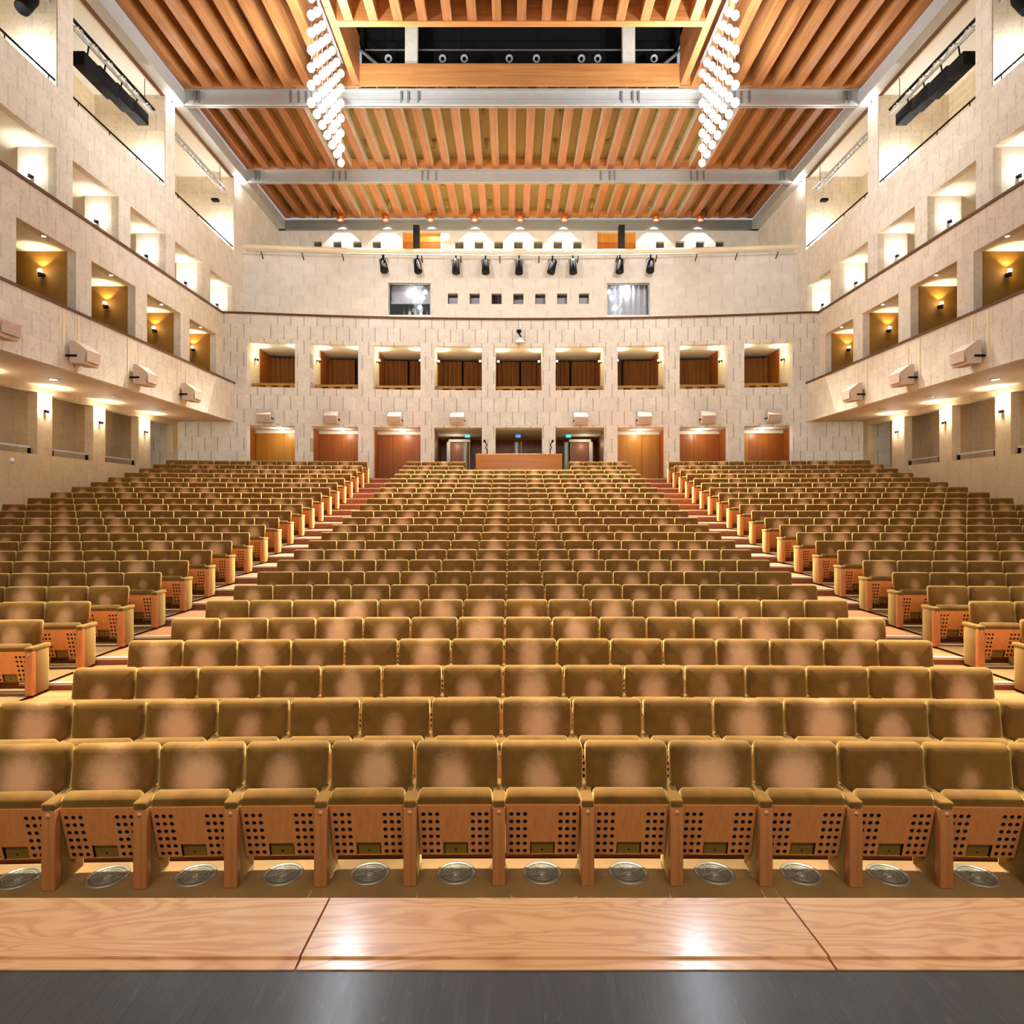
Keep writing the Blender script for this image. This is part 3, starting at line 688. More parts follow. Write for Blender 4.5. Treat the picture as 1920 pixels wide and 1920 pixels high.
def stage_light(label, group, loc, tilt, yaw, s=1.0):
    t = thing('stage_spotlight', label, 'spotlight', loc, 0, group); R = Matrix.Rotation(yaw, 4, 'Z') @ Matrix.Rotation(tilt, 4, 'X')
    C = Matrix.Translation((0, 0, -0.42 * s)) @ R
    MB().tube([(0, 0, 0), (0, 0, -0.14 * s)], 0.03 * s, 8).build('clamp', BLACK, t)
    m = MB()
    for q in (-1, 1): m.tube([(0, 0, -0.12 * s), (q * 0.17 * s, 0, -0.2 * s), (q * 0.17 * s, 0, -0.42 * s)], 0.016 * s, 6)
    m.build('yoke', BLACK, t)
    body = MB().lathe([(0.0, 0.30), (0.09, 0.29), (0.13, 0.18), (0.145, -0.05), (0.16, -0.28), (0.155, -0.30), (0.135, -0.28)], n=16).move(C @ Matrix.Rotation(-math.pi / 2, 4, 'X') @ Matrix.Scale(s, 4)).build('body', BLACK, t)
    (MB().lathe([(0.15, 0.0), (0.085, -0.005), (0.07, 0.04)], n=16) if s < 1 else MB().lathe([(0.135, 0.0), (0.08, 0.03), (0.0, 0.04)], n=16)).move(C @ Matrix.Rotation(-math.pi / 2, 4, 'X') @ Matrix.Scale(s, 4) @ Matrix.Translation((0, 0, -0.29))).build('lens', DGLASS if s < 1 else BLACK, body)
    return t
# ------------------------------------------------------------------ side walls
NK = [18.87 + 2.87 * k for k in range(-2, 4)]         # near edges of the bay openings
PLAMP = (1, 0.9, 0.74)
for sg, sd in SIDES:
    def PX(h): return A + sg * h
    m3 = lambda h: (lambda u, v, t: (PX(h + t), u, v))
    yb = 9.0
    # balcony parapet with its dark wooden cap
    struct(MB().box(*sorted((PX(HB), PX(HB + 0.18))), yb, 27.6, 3.76, 5.41).build('wall_' + sd, STONE_S), f'stone parapet of the {sd} balcony')
    struct(MB().box(*sorted((PX(HB - 0.04), PX(HB + 0.2))), yb, 27.5, 5.41, 5.48).build('trim_2', W_RAIL))
    struct(MB().box(*sorted((PX(HB + 0.18), PX(16.3))), yb, 27.75, 3.76, 3.86).build('balcony_soffit_ceiling', SOFFIT), f'pale soffit under the {sd} balcony')
    struct(MB().box(*sorted((PX(HB + 0.18), PX(16.3))), yb, 27.75, 4.6, 4.7).build('balcony_floor', CARPET))
    # second storey wall with box openings
    ops = [(n, n + 2.2) for n in NK if n + 2.2 < 27.0]
    gridwall('wall_' + sd, [yb, 27.6], [4.7, RZ], [(a, b, 4.9, 7.43) for a, b in ops], m3(H2), 0.26, STONE_S, 30)
    struct(MB().box(*sorted((PX(H2 - 0.05), PX(H3 + 0.1))), yb, 27.6, RZ, RZ + 0.08).build('trim_3', W_RAIL))
    struct(MB().box(*sorted((PX(H2 + 0.26), PX(16.3))), yb, 27.75, 7.45, 7.55).build('box_ceiling', PLASTER))
    # third and fourth storeys
    ops3 = [(n, n + 2.2) for n in NK if n + 2.2 < 30.0]
    bays = [(13.0, 18.25), (18.89, 23.93), (24.6, 29.85)]
    gridwall('wall_' + sd, [yb, 35.7], [RZ - 0.1, 16.3], [(a, b, RZ, 10.47) for a, b in ops3] + [(a, b, 12.24, 15.74) for a, b in bays], m3(H3), 0.24, STONE_S, 30)
    struct(MB().box(*sorted((PX(H3 + 0.24), PX(16.4))), yb, 35.7, RZ - 0.12, RZ).build('gallery_floor', CREAM))
    struct(MB().box(*sorted((PX(H3 + 0.24), PX(16.4))), yb, 31.0, 10.5, 10.6).build('gallery_ceiling', PLASTER))
    struct(MB().box(*sorted((PX(H3 + 0.24), PX(16.4))), yb, 31.0, 12.0, 12.1).build('loft_floor', CREAM))
    struct(MB().box(*sorted((PX(H3 - 0.1), PX(16.4))), yb, 31.0, 15.76, 15.9).build('loft_ceiling', PLASTER))
    struct(MB().box(*sorted((PX(16.3), PX(16.5))), yb, 31.0, 3.0, 15.8).build('wall_' + sd, STONE_D))
    struct(MB().box(*sorted((PX(H3 + 0.06), PX(16.5))), 30.9, 31.1, 8.0, 15.8).build('wall_' + sd, STONE_X))
    # gold partitions of the boxes, white ones of the gallery, stone ones of the loft
    nops = len(ops)
    for k, (a, b) in enumerate(ops):
        o_ = ORD[nops - 1 - k]
        struct(MB().box(*sorted((PX(H2 + 0.27), PX(16.3))), b + 0.0, b + 0.12, 4.7, 7.45).build('box_partition_wall', GOLD))
        sconce(f'brass-toned lit sconce on gold panel, {sd} first-balcony box, {o_} from the back wall', 'sconces in the balcony boxes', (PX(H2 + 0.95), b, 6.75), (0, -1, 0), 44, (1, 0.76, 0.42), 1.2, None, 0.82)
        dl = thing('recessed_spot', f'tiny ceiling spot in the {sd} first-balcony box, {o_} from the back wall', 'lamp', (PX(H2 + 0.12), a + 1.1, 7.43), 0, 'ceiling spots of the balcony boxes')
        MB().lathe([(0.07, 0.0), (0.07, -0.025), (0.05, -0.03)], n=12).build('ring', PLASTER, dl); MB().lathe([(0.05, -0.027), (0.0, -0.027)], n=12).build('lens', WHITEG, dl)
    n3 = len(ops3)
    for k, (a, b) in enumerate(ops3):
        o_ = ORD[n3 - 1 - k]
        struct(MB().box(*sorted((PX(H3 + 0.2), PX(H3 + 1.15))), b + 0.02, b + 0.14, RZ, 10.5).build('gallery_partition_wall', PLASTER))
        struct(MB().box(*sorted((PX(H3 + 1.15), PX(16.3))), b + 0.6, b + 0.7, RZ, 10.0).build('gallery_partition_wall', W_DOORG))
        sconce(f'white glowing sconce on pale fin, {sd} upper gallery, {o_} opening from the back wall', 'sconces in the upper gallery', (PX(H3 + 0.72), b + 0.02, 9.62), (0, -1, 0), 46, (1, 0.92, 0.78), 1.0, None, 0.5)
    for k, (a, b) in enumerate(bays):
        o_ = ('nearest the stage', 'in the middle', 'nearest the back wall')[k]
        struct(MB().box(*sorted((PX(H3 + 0.03), PX(16.3))), b - 0.015, b + 0.2, 12.0, 15.76).build('loft_partition_wall', STONE_X))
        t = thing('uplight_lamp', f'bright floor uplight in the {sd} top loft bay {o_}', 'lamp', (PX(H3 + 0.72), b - 0.35, 12.1), 0, 'uplights in the top lofts')
        MB().rbox(-0.16, 0.16, -0.1, 0.1, 0.0, 0.62, 0.02).build('housing', BLACK, t); MB().box(-0.15, 0.15, -0.09, 0.09, 0.62, 0.66).build('lens', WHITEG, t)
        lamp(t, (0, 0.0, 0.85), 140, (0.92, 0.96, 1.0), 0.1)
        t = thing('loft_handrail', f'thin black handrail along the {sd} top loft bay {o_}', 'rail', (0, 0, 0), 0, 'black handrails of the top lofts')
        MB().tube([(PX(H3 + 0.05), a + 0.05, 12.42), (PX(H3 + 0.05), b - 0.05, 12.42)], 0.03, 8).build('rail', BLACK, t)
        for q in range(4):
            y = a + 0.3 + (b - a - 0.6) * q / 3; MB().tube([(PX(H3 + 0.05), y, 12.1), (PX(H3 + 0.05), y, 12.42)], 0.015, 6).build('stanchion', BLACK, t)
        if k == 0: stage_light(f'black spotlight under the {sd} top loft ceiling nearest the stage', None, (PX(H3 + 0.5), 17.8, 14.86), 1.0, 0.2 * sg, 1.25)
        if k > 0:
            # ladder truss under the loft ceiling
            xt, zt = PX(H3 + 0.24), 14.72; y0, y1 = a - (1.2 if k == 1 else 0.4), b - 0.35
            t = thing('lighting_truss', f'aluminium ladder truss hung in the {sd} top loft bay {o_}', 'truss', (0, 0, 0), 0, 'trusses in the top lofts')
            for q in (0.0, 0.26): MB().tube([(xt, y0, zt + q), (xt, y1, zt + q)], 0.05, 8).build('chord', ALU if q == 0 else (BLACK if k == 1 else ALU), t)
            m = MB(); nz = 16
            for q in range(nz):
                ya, yc = y0 + (y1 - y0) * q / nz, y0 + (y1 - y0) * (q + 1) / nz
                m.tube([(xt, ya, zt + (0.26 if q % 2 else 0)), (xt, yc, zt + (0 if q % 2 else 0.26))], 0.026, 5)
            m.build('lacing', ALU, t)
            for y in (y0 + 0.6, y1 - 0.6): MB().tube([(xt, y, zt + 0.26), (xt, y, 15.78)], 0.012, 5).build('hanger', BLACK, t)
        if k == 1:
            t = thing('line_array_speaker', f'row of black loudspeaker boxes hung under the {sd} loft truss', 'loudspeaker', (PX(H3 + 0.24), 0, 0), 0)
            for q, (ya, yc, z, hh) in enumerate(((19.45, 20.25, 13.98, 0.42), (20.2, 21.15, 14.02, 0.5), (21.1, 22.0, 14.1, 0.46), (21.95, 22.9, 14.16, 0.42))):
                MB().rbox(-0.2, 0.2, ya, yc, z - hh / 2, z + hh / 2, 0.03).move(Matrix.Translation((0, 0, 0))).build('cabinet', BLACK, t)
                MB().tube([(0, (ya + yc) / 2, z + hh / 2), (0, (ya + yc) / 2 + 0.1, 14.72)], 0.025, 6).build('bracket', BLACK, t)
        if k == 2:
            t = thing('security_camera', f'small black camera on the end wall of the {sd} rear loft bay', 'camera', (PX(H3 + 0.75), b, 14.45), 0)
            MB().tube([(0, 0, 0), (0, -0.22, 0.05)], 0.02, 6).build('arm', ALU, t); MB().rbox(-0.16, 0.16, -0.42, -0.2, 0.0, 0.11, 0.02).build('body', BLACK, t)
        t = thing('pin_spot', f'tiny star-bright lamp at the top of the {sd} pier {("by the first crossbeam", "by the second crossbeam", "")[k - 1]}', 'lamp', (PX(H3 - 0.06), b + 0.32, 15.60), 0) if k > 0 else None
        if t:
            MB().tube([(0, 0, 0.14), (0, 0, 0.05)], 0.02, 6).build('stem', BLACK, t); MB().lathe([(0.0, 0.06), (0.055, 0.03), (0.06, -0.02), (0.0, -0.07)], n=12).build('bulb', m_star, t) if 'm_star' in globals() else None
            lamp(t, (-sg * 0.14, -0.1, -0.05), 25, (0.95, 0.96, 1.0), 0.05)
    # ground floor: stone parapet with lit columns between openings
    cols = [(13.9, 14.55), (16.6, 17.25), (19.27, 19.9), (21.85, 22.5), (24.5, 25.3), (27.0, 27.4)]
    lo = [(cols[i][1], cols[i + 1][0]) for i in range(len(cols) - 1)]
    gridwall('wall_' + sd, [yb, 27.7], [-3.2, 3.76], [(a, b, 1.64, 3.56) for a, b in lo], m3(14.97), 0.3, STONE_D, 30)
    struct(MB().box(*sorted((PX(16.15), PX(16.3))), yb, 27.7, -1, 3.76).build('wall_' + sd, STONE_D))
    struct(MB().box(*sorted((PX(15.2), PX(16.3))), yb, 27.7, 0.6, 0.7).build('corridor_floor', CARPET))
    for k, (a, b) in enumerate(cols[1:5]):
        o_ = ORD[3 - k]; y = (a + b) / 2
        t = sconce(f'white glowing sconce on the {o_} {sd} stone column from the back wall', 'sconces on the ground-floor columns', (PX(14.97), y, 3.02), (-sg, 0, 0), 120, (1, 0.93, 0.80), 0.9)
    for k, y in enumerate((15.2, 18.3, 21.2, 23.9, 26.3)):
        t = thing('soffit_light', f'round recessed light in the {sd} balcony soffit, {ORD[4 - k]} from the back wall', 'lamp', (PX(13.75), y, 3.76), 0, 'recessed lights in the balcony soffits')
        MB().lathe([(0.13, 0.0), (0.13, -0.02), (0.09, -0.012)], n=18).build('ring', ALU, t); MB().lathe([(0.09, -0.014), (0.0, -0.012)], n=18).build('lens', m_plain('frosted_lens', (236, 228, 214), 0.4), t)
    for k, (a, b) in enumerate(lo[1:4]):
        t = thing('corridor_handrail', f'low dark handrail in the {ORD[2 - k]} {sd} ground-floor opening from the back wall', 'rail', (0, 0, 0), 0, 'handrails of the ground-floor openings')
        MB().box(*sorted((PX(15.05), PX(15.12))), a + 0.1, b - 0.15, 1.82, 1.88).build('rail', ALU, t)
        for y in (a + 0.12, b - 0.2): MB().box(*sorted((PX(15.05), PX(15.12))), y, y + 0.05, 1.6, 1.84).build('post', BLACK, t)
    # hexagonal loudspeakers on the parapet
    for k, y in enumerate((14.5, 17.35, 20.2, 23.15)):
        hexspeaker(f'pink-beige loudspeaker on the {sd} balcony parapet, {ORD[3 - k]} from the back wall', 'loudspeakers on the balcony parapets', (PX(HB), y, 4.22), sg * math.pi / 2 * -1, 0.62, 0.55, 0.55, (-0.42, 0.16, 1.15) if sg < 0 else (-0.16, 0.42, 1.15))
t = thing('wall_fitting', 'small white round fitting on the stone wall under the left ground-floor openings', 'fitting', (A - 14.97, -14.6 * 0 + 18.3, Z(863, 18.3)), 0)
MB().lathe([(0.07, 0.0), (0.06, 0.03), (0.0, 0.04)], axis='x', n=12).build('cover', PLASTER, t); MB().lathe([(0.085, 0.0), (0.085, 0.01), (0.06, 0.012)], axis='x', n=12).build('ring', ALU, t)
# ------------------------------------------------------------------ upper back wall with projection windows
WIN = [(728, 807.5), (1138, 1218)]
wz0, wz1 = 9.15, Z(529, 31.2)
wh = [(px2x(a, d_up), px2x(b, d_up), wz0, wz1) for a, b in WIN]
SQ = [849, 890, 931, 972, 1013, 1054, 1095]
sq = [(px2x(c - 9.5, d_up), px2x(c + 9.5, d_up), 10.2, 10.73) for c in SQ]
gridwall('wall_back', [A - H3, A + H3], [RZ - 0.2, 12.72], wh + sq, lambda u, v, t: (u, d_up(u) + t, v), 0.3, STONE_U, 1.0)
struct(arc_bar(d_up, A - H3, A + H3, 0.3, 4.5, 12.1, 12.2).build('upper_balcony_floor', CREAM))
struct(arc_bar(d_up, A - H3, A + H3, 1.6, 1.7, 8.3, 12.1).build('projection_room_wall', VOID))
glass = NT('window_glass'); _t = glass.t
_tr = glass.n('ShaderNodeBsdfTransparent'); _gl = glass.n('ShaderNodeBsdfGlossy'); _gl.inputs['Roughness'].default_value = 0.02
_fr = glass.n('ShaderNodeFresnel'); _fr.inputs[0].default_value = 1.7; _mx = glass.n('ShaderNodeMixShader')
_t.links.new(_fr.outputs[0], _mx.inputs[0]); _t.links.new(_tr.outputs[0], _mx.inputs[1]); _t.links.new(_gl.outputs[0], _mx.inputs[2])
_t.links.new(_mx.outputs[0], _t.nodes['Material Output'].inputs[0])
GLASS = glass.m
WCURT = m_plain('white_window_curtain', (226, 224, 228), 0.8, var=0.08, scale=8)
for i, (a, b, z0, z1) in enumerate(wh):
    y = d_up((a + b) / 2); t = bpy.data.objects.new(f'window_{i + 1}', None); COL.objects.link(t); struct(t, ('large projection window with dark room behind', 'large projection window with white curtain behind')[i])
    m = MB()
    for (p, q, r, s) in ((a, b, z1 - 0.06, z1), (a, b, z0, z0 + 0.06), (a, a + 0.05, z0, z1), (b - 0.05, b, z0, z1)): m.box(p, q, y + 0.1, y + 0.2, r, s)
    m.build('window_frame', STEELD, t)
    MB().box(a, b, y + 0.09, y + 0.22, 9.55, 9.66).build('window_rail', PLASTER, t)
    MB().box(a + 0.05, b - 0.05, y + 0.14, y + 0.152, z0 + 0.06, z1 - 0.06).build('window_pane', GLASS, t)
    lamp(t, ((a + b) / 2, y + (0.32 if i else 0.45), z1 - 0.25), (16 if i else 7), (0.96, 0.96, 1.0), 0.05)  # unseen lamp added so the blind and curtain show through the glass
    if i == 1:
        m = MB(); n = 36; vs = []
        for j in range(n + 1):
            x = a + (b - a) * j / n; yy = y + 0.5 + 0.05 * math.sin(x * 24) + 0.03 * math.sin(x * 61); vs += [(x, yy, z0 + 0.3), (x, yy, z1 + 0.1)]
        m.add(vs, [(2 * j, 2 * j + 2, 2 * j + 3, 2 * j + 1) for j in range(n)], 0, True); m.build('window_curtain', WCURT, t, fix=False)
    else:
        MB().box(a, b, y + 0.7, y + 0.8, z1 - 0.75, z1 + 0.1).build('window_blind', WCURT, t); MB().box(a, b, y + 0.6, y + 0.7, z1 - 0.86, z1 - 0.72).build('window_beam', PLASTER, t)
        for q in range(5): MB().box(a + 0.5 + 0.3 * q, a + 0.62 + 0.3 * q, y + 1.2, y + 1.3, z0, z1 - 0.8).build('window_shelf_post', (W_RAIL, VENT)[q % 2], t)
for i, (a, b, z0, z1) in enumerate(sq):
    y = d_up((a + b) / 2); t = bpy.data.objects.new(f'window_{i + 3}', None); COL.objects.link(t); struct(t, 'small square projection port')
    m = MB()
    for (p, q, r, s) in ((a - .03, b + .03, z1 - 0.0, z1 + 0.03), (a - .03, b + .03, z0 - 0.03, z0), (a - 0.03, a, z0, z1), (b, b + 0.03, z0, z1)): m.box(p, q, y - 0.01, y + 0.05, r, s)
    m.build('window_frame', CREAM, t)
    MB().box(a, b, y + 0.2, y + 0.21, z0, z1).build('window_pane', GLASS, t)
    if i != 2: MB().box(a + 0.04, b, y + 0.24, y + 0.26, z0, z0 + (0.38 if i != 3 else 0.3)).build('window_blind', WCURT if i != 3 else ALU, t)
# cream tube and lighting pipe along the upper parapet
def arc_tube(fd, x0, x1, y, z, r, n=26): return MB().tube([(x0 + (x1 - x0) * i / n, fd(x0 + (x1 - x0) * i / n) + y, z) for i in range(n + 1)], r, 10)
struct(arc_tube(d_up, A - H3, A + H3, 0.0, 12.80, 0.12).build('trim_4', CREAM), 'cream tube rail along the top of the upper back wall')
t = thing('lighting_pipe', 'grey lighting pipe on brackets along the upper back balcony front', 'pipe')
arc_tube(d_up, A - H3 + 0.3, A + H3 - 0.3, -0.32, 12.50, 0.035).build('pipe', STEEL, t)
for i in range(14):
    x = A - 12.6 + 25.2 * i / 13; y = d_up(x); MB().tube([(x, y - 0.02, 12.25), (x, y - 0.34, 12.50)], 0.025, 6).build('bracket', BLACK, t)
for i, px in enumerate((722, 785, 856, 911, 973, 1035, 1073, 1160, 1217)):
    x = px2x(px, d_up); stage_light(f'black stage spotlight hanging from the rear lighting pipe, {ORD[i]} from left', 'spotlights on the rear lighting pipe', (x, d_up(x) - 0.36, 12.48), (1.15, 1.2, 1.4, 1.35, 1.5, 1.2, 1.4, 1.25, 1.15)[i], (0.5, 0.4, 0.1, 0.1, 0, -0.7, 0.1, -0.3, -0.4)[i], 1.25)
# dome camera on the back wall
t = thing('dome_camera', 'black camera on white bracket above the middle opening', 'camera', (X(975, 28.3), 28.34, Z(640, 28.3)), 0)
MB().box(-0.04, 0.04, -0.05, 0, 0.0, 0.9).build('conduit', PLASTER, t); MB().add([(-0.2, -0.02, -0.1), (0.2, -0.02, -0.1), (0, -0.02, 0.2), (-0.2, -0.3, -0.1), (0.2, -0.3, -0.1)], [(0, 1, 2), (0, 3, 4, 1), (0, 2, 3), (1, 4, 2), (3, 2, 4)]).build('bracket', BOXP, t)
MB().lathe([(0.0, 0.62), (0.1, 0.56), (0.12, 0.46), (0.05, 0.38)], (-0.05, -0.3, -0.1), n=12).build('head', BLACK, t); MB().tube([(0, -0.05, 0.25), (-0.04, -0.28, 0.3), (0.05, -0.3, 0.12)], 0.03, 6).build('neck', BLACK, t)
# ------------------------------------------------------------------ rear recess
D2 = 35.6
SQ2 = [595, 632, 670, 706, 861, 898, 935, 972, 1009, 1046, 1083, 1238, 1275, 1313, 1350]
sh = [(X(c - 8, D2), X(c + 8, D2), Z(466, D2), Z(452.5, D2)) for c in SQ2]
dh = [(X(755, D2), X(826, D2), 12.2, Z(435, D2)), (X(1120, D2), X(1192, D2), 12.2, Z(435, D2))]
gridwall('wall_back', [A - H3 - 0.3, A + H3 + 0.3], [12.1, 16.3], sh + dh, lambda u, v, t: (u, D2 + t, v), 0.3, STONE_U, 40)
struct(MB().box(A - 14, A + 14, D2 + 0.5, D2 + 0.6, 12, 16).build('rear_void_wall', VOID))
for i, (a, b, z0, z1) in enumerate(sh):
    o = MB().box(a, b, D2 + 0.22, D2 + 0.24, z0, z1).build(f'window_{i + 10}', m_plain('dark_port_glass', (70, 66, 52), 0.15)); struct(o, 'small dark square port in the rear recess wall')
for i, (a, b, z0, z1) in enumerate(dh):
    t = bpy.data.objects.new(f'door_{i + 1}', None); COL.objects.link(t); struct(t, 'wooden door in the rear recess wall')
    MB().box(a, b, D2 + 0.2, D2 + 0.25, z0, z1 - 0.5).build('door_leaf', W_DOORR, t); MB().box(a, b, D2 + 0.18, D2 + 0.22, z1 - 0.5, z1).build('door_transom', W_DOORG, t)
for px, lab in ((781, 'black leaning column loudspeaker before the left recess door'), (1165, 'black leaning column loudspeaker before the right recess door')):
    d = 33.4; t = thing('column_loudspeaker', lab, 'loudspeaker', (X(px, d), d, 12.2), 0, 'column loudspeakers in the rear recess')
    MB().rbox(-0.16, 0.16, -0.18, 0.18, 1.35, Z(424, d) - 12.2, 0.02).build('cabinet', BLACK, t); MB().rbox(-0.2, 0.2, -0.2, 0.2, 0.9, 1.4, 0.02).build('cabinet', BLACK, t)
    MB().tube([(0, 0, 0), (0, 0, 1.0)], 0.04, 8).build('pole', BLACK, t); MB().box(-0.4, 0.4, -0.3, 0.3, 0, 0.05).build('base_plate', BLACK, t)
t = thing('exit_sign', 'mint green lit sign beside the left recess door', 'sign', (X(833, 35.3), 35.5, Z(446, 35.4)), 0)
MB().box(-0.2, 0.2, 0, 0.1, -0.02, 0.30).build('face', m_emit('mint_glow', (190, 240, 215), 1.0), t); MB().box(-0.16, 0.16, 0, 0.1, -0.14, -0.02).build('housing', CREAM, t)
for i, px in enumerate((638, 723, 807, 890, 975, 1058, 1230, 1313)):
    d = 34.98; x = X(px, d)
    t = thing('wall_washer_lamp', f'copper-cased ceiling lamp washing the rear recess wall, {ORD[i]} from left', 'lamp', (x, d, 16.12), 0, 'lamps along the rear ceiling edge')
    MB().lathe([(0.10, 0.28), (0.17, 0.2), (0.2, -0.1), (0.18, -0.1), (0.15, 0.18)], n=16).build('case', m_copper, t) if 'm_copper' in globals() else MB().lathe([(0.10, 0.28), (0.17, 0.2), (0.2, -0.1), (0.18, -0.1), (0.15, 0.18)], n=16).build('case', RIB, t)
    MB().lathe([(0.0, 0.1), (0.1, 0.06), (0.12, -0.02), (0.0, -0.1)], n=12).build('bulb', WHITEG, t)
    lamp(t, (0, 0.08, -0.15), 120, (0.94, 0.97, 1.0), 0.015, 'SPOT', (math.radians(22), 0, 0), 92, 0.05)
# ------------------------------------------------------------------ ceiling
ZB, ZR, ZP, ZP1 = 15.74, 16.36, 16.80, 17.05
B1, B2 = 24.5, 30.3
def ibeam(d, label):
    o = thing('steel_beam', None, None); struct(o, label)
    x0, x1 = A - H3 + 0.4, A + H3 - 0.4
    MB().box(x0, x1, d - 0.02, d + 0.18, ZB, ZB + 0.07).build('bottom_flange', STEEL, o)
    MB().box(x0, x1, d - 0.02, d + 0.18, ZR - 0.05, ZR + 0.02).build('top_flange', STEEL, o)
    MB().box(x0, x1, d + 0.08, d + 0.12, ZB, ZR).build('web', STEEL, o)
    MB().box(x0, x1, d + 0.02, d + 0.08, ZB + 0.07, ZB + 0.2).build('flange_fillet', STEEL, o)
    for px in (365, 373, 545, 560, 574, 752, 765, 784, 1166, 1187, 1198, 1376, 1390, 1405, 1583, 1592):
        x = X(px, 24.5); MB().box(x - 0.035, x + 0.035, d + 0.0, d + 0.1, ZB + 0.07, ZR - 0.05).build('stiffener', STEELD, o)
    return o
ibeam(B1, 'grey steel crossbeam nearer the stage'); ibeam(B2, 'grey steel crossbeam nearer the back wall')
struct(MB().box(A - H3, A + H3, D2 - 0.2, D2 + 0.1, ZB, ZB + 0.52).build('end_beam', STEELD))
for sg, sd in SIDES:
    struct(MB().box(*sorted((A + sg * (H3 + 0.05), A + sg * (H3 - 0.42))), 13, D2, ZB, ZB + 0.5).build('edge_beam', STEEL), f'grey steel edge channel along the {sd} ceiling side')
    struct(MB().box(*sorted((A + sg * (H3 + 0.16), A + sg * (H3 + 0.0))), 13, 31, ZB - 0.02, ZB + 0.1).build('edge_trim_1', W_RAIL))
CX0, CX1, CY0, CY1 = -5.9, 6.5, 21.3, 24.25
pan = MB()
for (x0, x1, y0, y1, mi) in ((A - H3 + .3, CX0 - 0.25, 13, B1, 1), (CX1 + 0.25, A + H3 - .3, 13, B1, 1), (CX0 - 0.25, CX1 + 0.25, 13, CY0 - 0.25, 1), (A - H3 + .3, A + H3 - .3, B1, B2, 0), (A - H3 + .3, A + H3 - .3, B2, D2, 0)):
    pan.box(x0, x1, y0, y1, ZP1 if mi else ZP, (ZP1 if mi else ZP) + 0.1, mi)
struct(pan.build('ceiling', [OLIVE, RIB_GAP_SHADE]), 'olive and wooden ceiling panels behind the ribs')
def rib(x, y0, y1, wd, zb, zt, sm=TAUPE, bm_=None):
    m = MB(); x0, x1 = x - wd / 2, x + wd / 2
    m.add([(x0, y0, zb), (x1, y0, zb), (x1, y1, zb), (x0, y1, zb), (x0, y0, zt), (x1, y0, zt), (x1, y1, zt), (x0, y1, zt)], [(0, 3, 2, 1), (0, 1, 5, 4), (2, 3, 7, 6)], 0)
    m.add([(x0, y0, zb), (x0, y1, zb), (x0, y1, zt), (x0, y0, zt), (x1, y0, zb), (x1, y1, zb), (x1, y1, zt), (x1, y0, zt)], [(0, 1, 2, 3), (4, 7, 6, 5)], 1)
    struct(m.build('ceiling_slat', [bm_ or RIB, sm], fix=False))
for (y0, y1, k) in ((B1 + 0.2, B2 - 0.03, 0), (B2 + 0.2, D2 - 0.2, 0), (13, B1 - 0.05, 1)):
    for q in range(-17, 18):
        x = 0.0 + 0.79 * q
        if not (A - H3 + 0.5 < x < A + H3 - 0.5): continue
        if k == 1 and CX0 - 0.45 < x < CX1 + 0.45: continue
        rib(x, y0, y1, 0.34, ZR, ZP1 if k == 1 else ZP, RIB if k == 1 else (RIB_SHADED if abs(x - A) > 9.6 else TAUPE), RIB if k == 1 else RIB_SHADED)
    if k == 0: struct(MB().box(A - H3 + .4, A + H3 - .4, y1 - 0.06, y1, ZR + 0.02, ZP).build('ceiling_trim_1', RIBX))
    else: struct(MB().box(A - H3 + .4, CX0, y1 - 0.06, y1, ZR + 0.02, ZP1).build('ceiling_trim_2', RIBX)); struct(MB().box(CX1, A + H3 - .4, y1 - 0.06, y1, ZR + 0.02, ZP1).build('ceiling_trim_3', RIBX))
for q in range(16):
    x = CX0 + 0.42 + 0.83 * q * (12.4 - 0.8) / (0.83 * 14)
    if x > CX1 - 0.2: break
    rib(x, 13, CY0 - 0.2, 0.30, ZR, ZP + 0.35, RIB)
struct(MB().box(CX0, CX1, 13, CY0 - 0.2, ZP + 0.36, ZP + 0.45).build('coffer_ceiling', RIB))
# downlights added between the ribs to brighten the rear seat tops
k = 0
for (y, row) in ((26.2, 'front'), (28.6, 'second'), (32.0, 'third'), (34.2, 'rear')):
    for q in (-9, -5, -2, 2, 5, 9):
        x = 0.395 + 0.79 * q; k += 1
        t = thing('added_downlight', f'added fill downlight between ceiling ribs, {row} row over the rear stalls, {ORD[(-9, -5, -2, 2, 5, 9).index(q)]} from left', 'lamp', (x, y, ZP), 0, 'added downlights between the ceiling ribs')
        MB().lathe([(0.08, 0.0), (0.08, -0.41), (0.065, -0.41), (0.06, -0.25), (0.0, -0.25)], n=14).build('can', OLIVE, t)
        lamp(t, (0, 0, -0.42), 16000, (1, 0.95, 0.85), 0.04, 'SPOT', (math.radians(-{26.2: 24, 28.6: 15, 32.0: 26, 34.2: 20}[y]), 0, 0), 50, 0.45)
# lighting coffer
for x in (CX0, CX1): struct(MB().box(x - 0.25 if x < 0 else x, x if x < 0 else x + 0.25, 13, CY1, ZR, 18.6).build('coffer_beam', RIB))
struct(MB().box(CX0, CX1, CY0 - 0.25, CY0, ZR - 0.02, 18.6).build('coffer_beam', RIBX))
struct(MB().box(CX0, CX1, CY1 - 0.02, CY1 + 0.1, ZR, 17.18).build('coffer_beam', RIBX))
struct(MB().box(CX0 - 0.2, CX1 + 0.2, CY1 + 1.2, CY1 + 1.3, 16.8, 20.5).build('coffer_wall', VOID)); struct(MB().box(CX0 - 0.2, CX1 + 0.2, CY0 - 0.3, CY1 + 1.3, 19.6, 19.7).build('coffer_ceiling', VOID))
for x in (CX0 - 0.1, CX1): struct(MB().box(x, x + 0.1, CY0, CY1 + 1.2, 18.2, 19.7).build('coffer_wall', VOID))
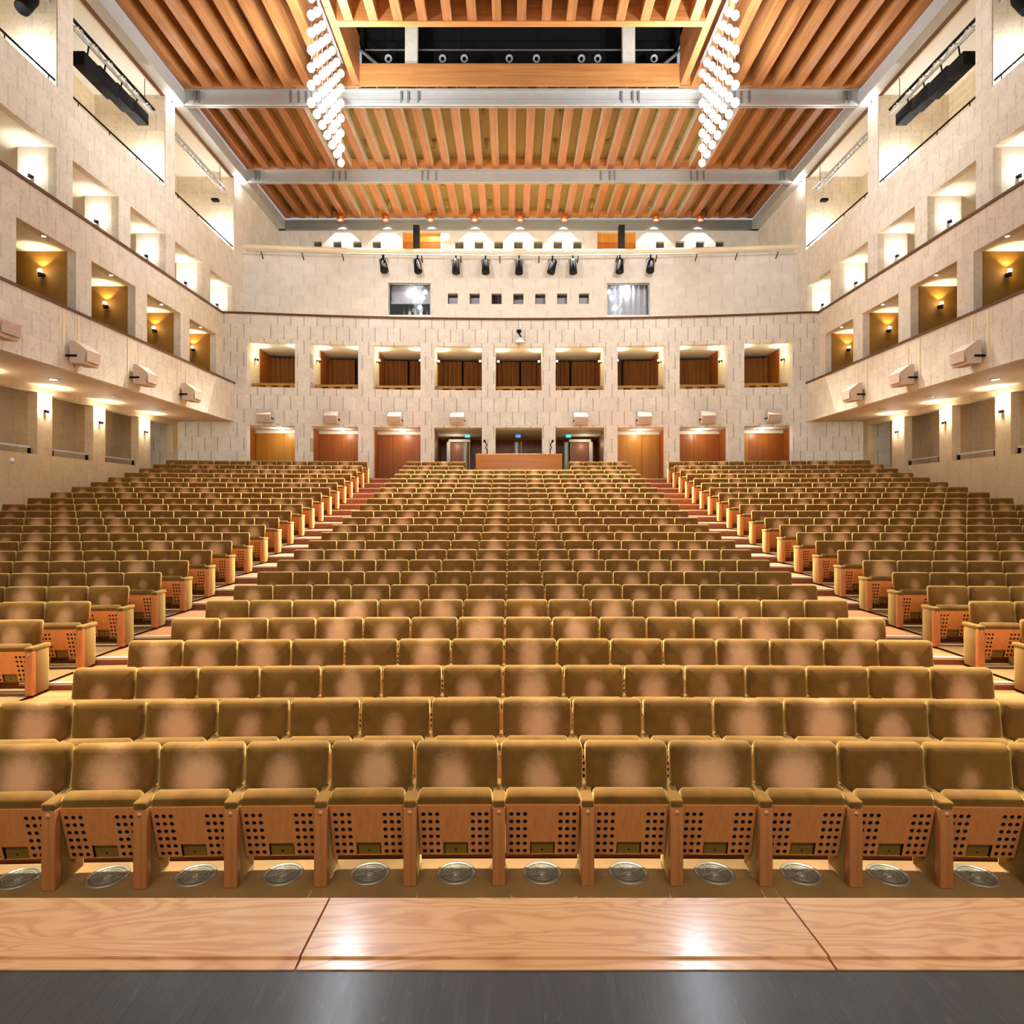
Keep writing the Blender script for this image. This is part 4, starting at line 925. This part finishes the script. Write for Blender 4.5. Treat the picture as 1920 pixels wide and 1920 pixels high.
for px in (772, 1178):
    x = X(px, 24.6); struct(MB().box(x - 0.24, x + 0.24, CY1 + 0.2, CY1 + 0.5, 16.9, 19.6).build('coffer_pillar', TAUPE))
for px, s in ((690, 1), (1262, -1)):
    x = X(px, 24.6); t = thing('coffer_brace', f'pale diagonal brace in the {"left" if s > 0 else "right"} end of the ceiling slot', 'brace')
    MB().tube([(x - s * 0.6, CY1 + 0.3, 18.2), (x + s * 0.55, CY1 + 0.08, 17.1)], 0.06, 6).build('bar', ALU, t); MB().box(x - s * 0.6 - 0.06, x - s * 0.6 + 0.06, CY1 + 0.2, CY1 + 0.4, 18.1, 19.6).build('hanger', BLACK, t)
for i, px in enumerate((732, 832, 872, 955, 1005, 1088, 1118, 1222)):
    x = X(px, 24.9); stage_light(f'black spotlight with pale ring inside the ceiling slot, {ORD[i]} from left', 'spotlights in the ceiling slot', (x, 24.75, 18.05), 0.3, 0, 0.999)
t = thing('coffer_pipe', 'black lighting pipe inside the ceiling slot', 'pipe'); MB().tube([(CX0 + 0.1, 24.75, 18.08), (CX1 - 0.1, 24.75, 18.08)], 0.03, 8).build('pipe', STEELD, t)
for x in (-5, -2, 1, 4, 6): MB().tube([(x, 24.75, 18.08), (x, 24.75, 19.6)], 0.015, 6).build('hanger', BLACK, t)
# ------------------------------------------------------------------ chandeliers: hanging curtains of crystal bulbs
for x, sd in ((-6.25, 'left'), (6.95, 'right')):
    t = thing('crystal_chandelier', f'{sd} hanging curtain of sparkling crystal bulbs under the ceiling', 'chandelier', (x, 0, 0), 0, 'crystal bulb chandeliers')
    proto = MB().lathe([(0.0, 0.15), (0.07, 0.12), (0.12, 0.045), (0.125, -0.03), (0.075, -0.11), (0.0, -0.15)], n=10).build('bulb', BULB, t)
    first = True
    for c in range(7):
        y = 19.5 + (22.9 - 19.5) * c / 6; zs = [12.6 + 0.545 * k for k in range(7)]
        MB().tube([(0, y, zs[0]), (0, y, ZR)], 0.012, 5).build('cable', m_plain('chandelier_cable', (150, 120, 90), 0.4), t)
        for z in zs:
            o = proto if first else proto.copy()
            if not first: COL.objects.link(o); o.parent = t
            o.location = (0, y, z); first = False
    MB().box(-0.05, 0.05, 19.4, 23.0, ZR - 0.05, ZR).build('ceiling_track', ALU, t)
    for y, z in ((20.2, 14.7), (21.4, 13.9), (22.7, 12.85)): lamp(t, (-0.35 if x > 0 else 0.35, y, z), 560, (0.88, 0.94, 1.0), 0.12)
print('seats', len(seats), 'individual', min(len(seats), N_IND), 'objects', len(bpy.data.objects))
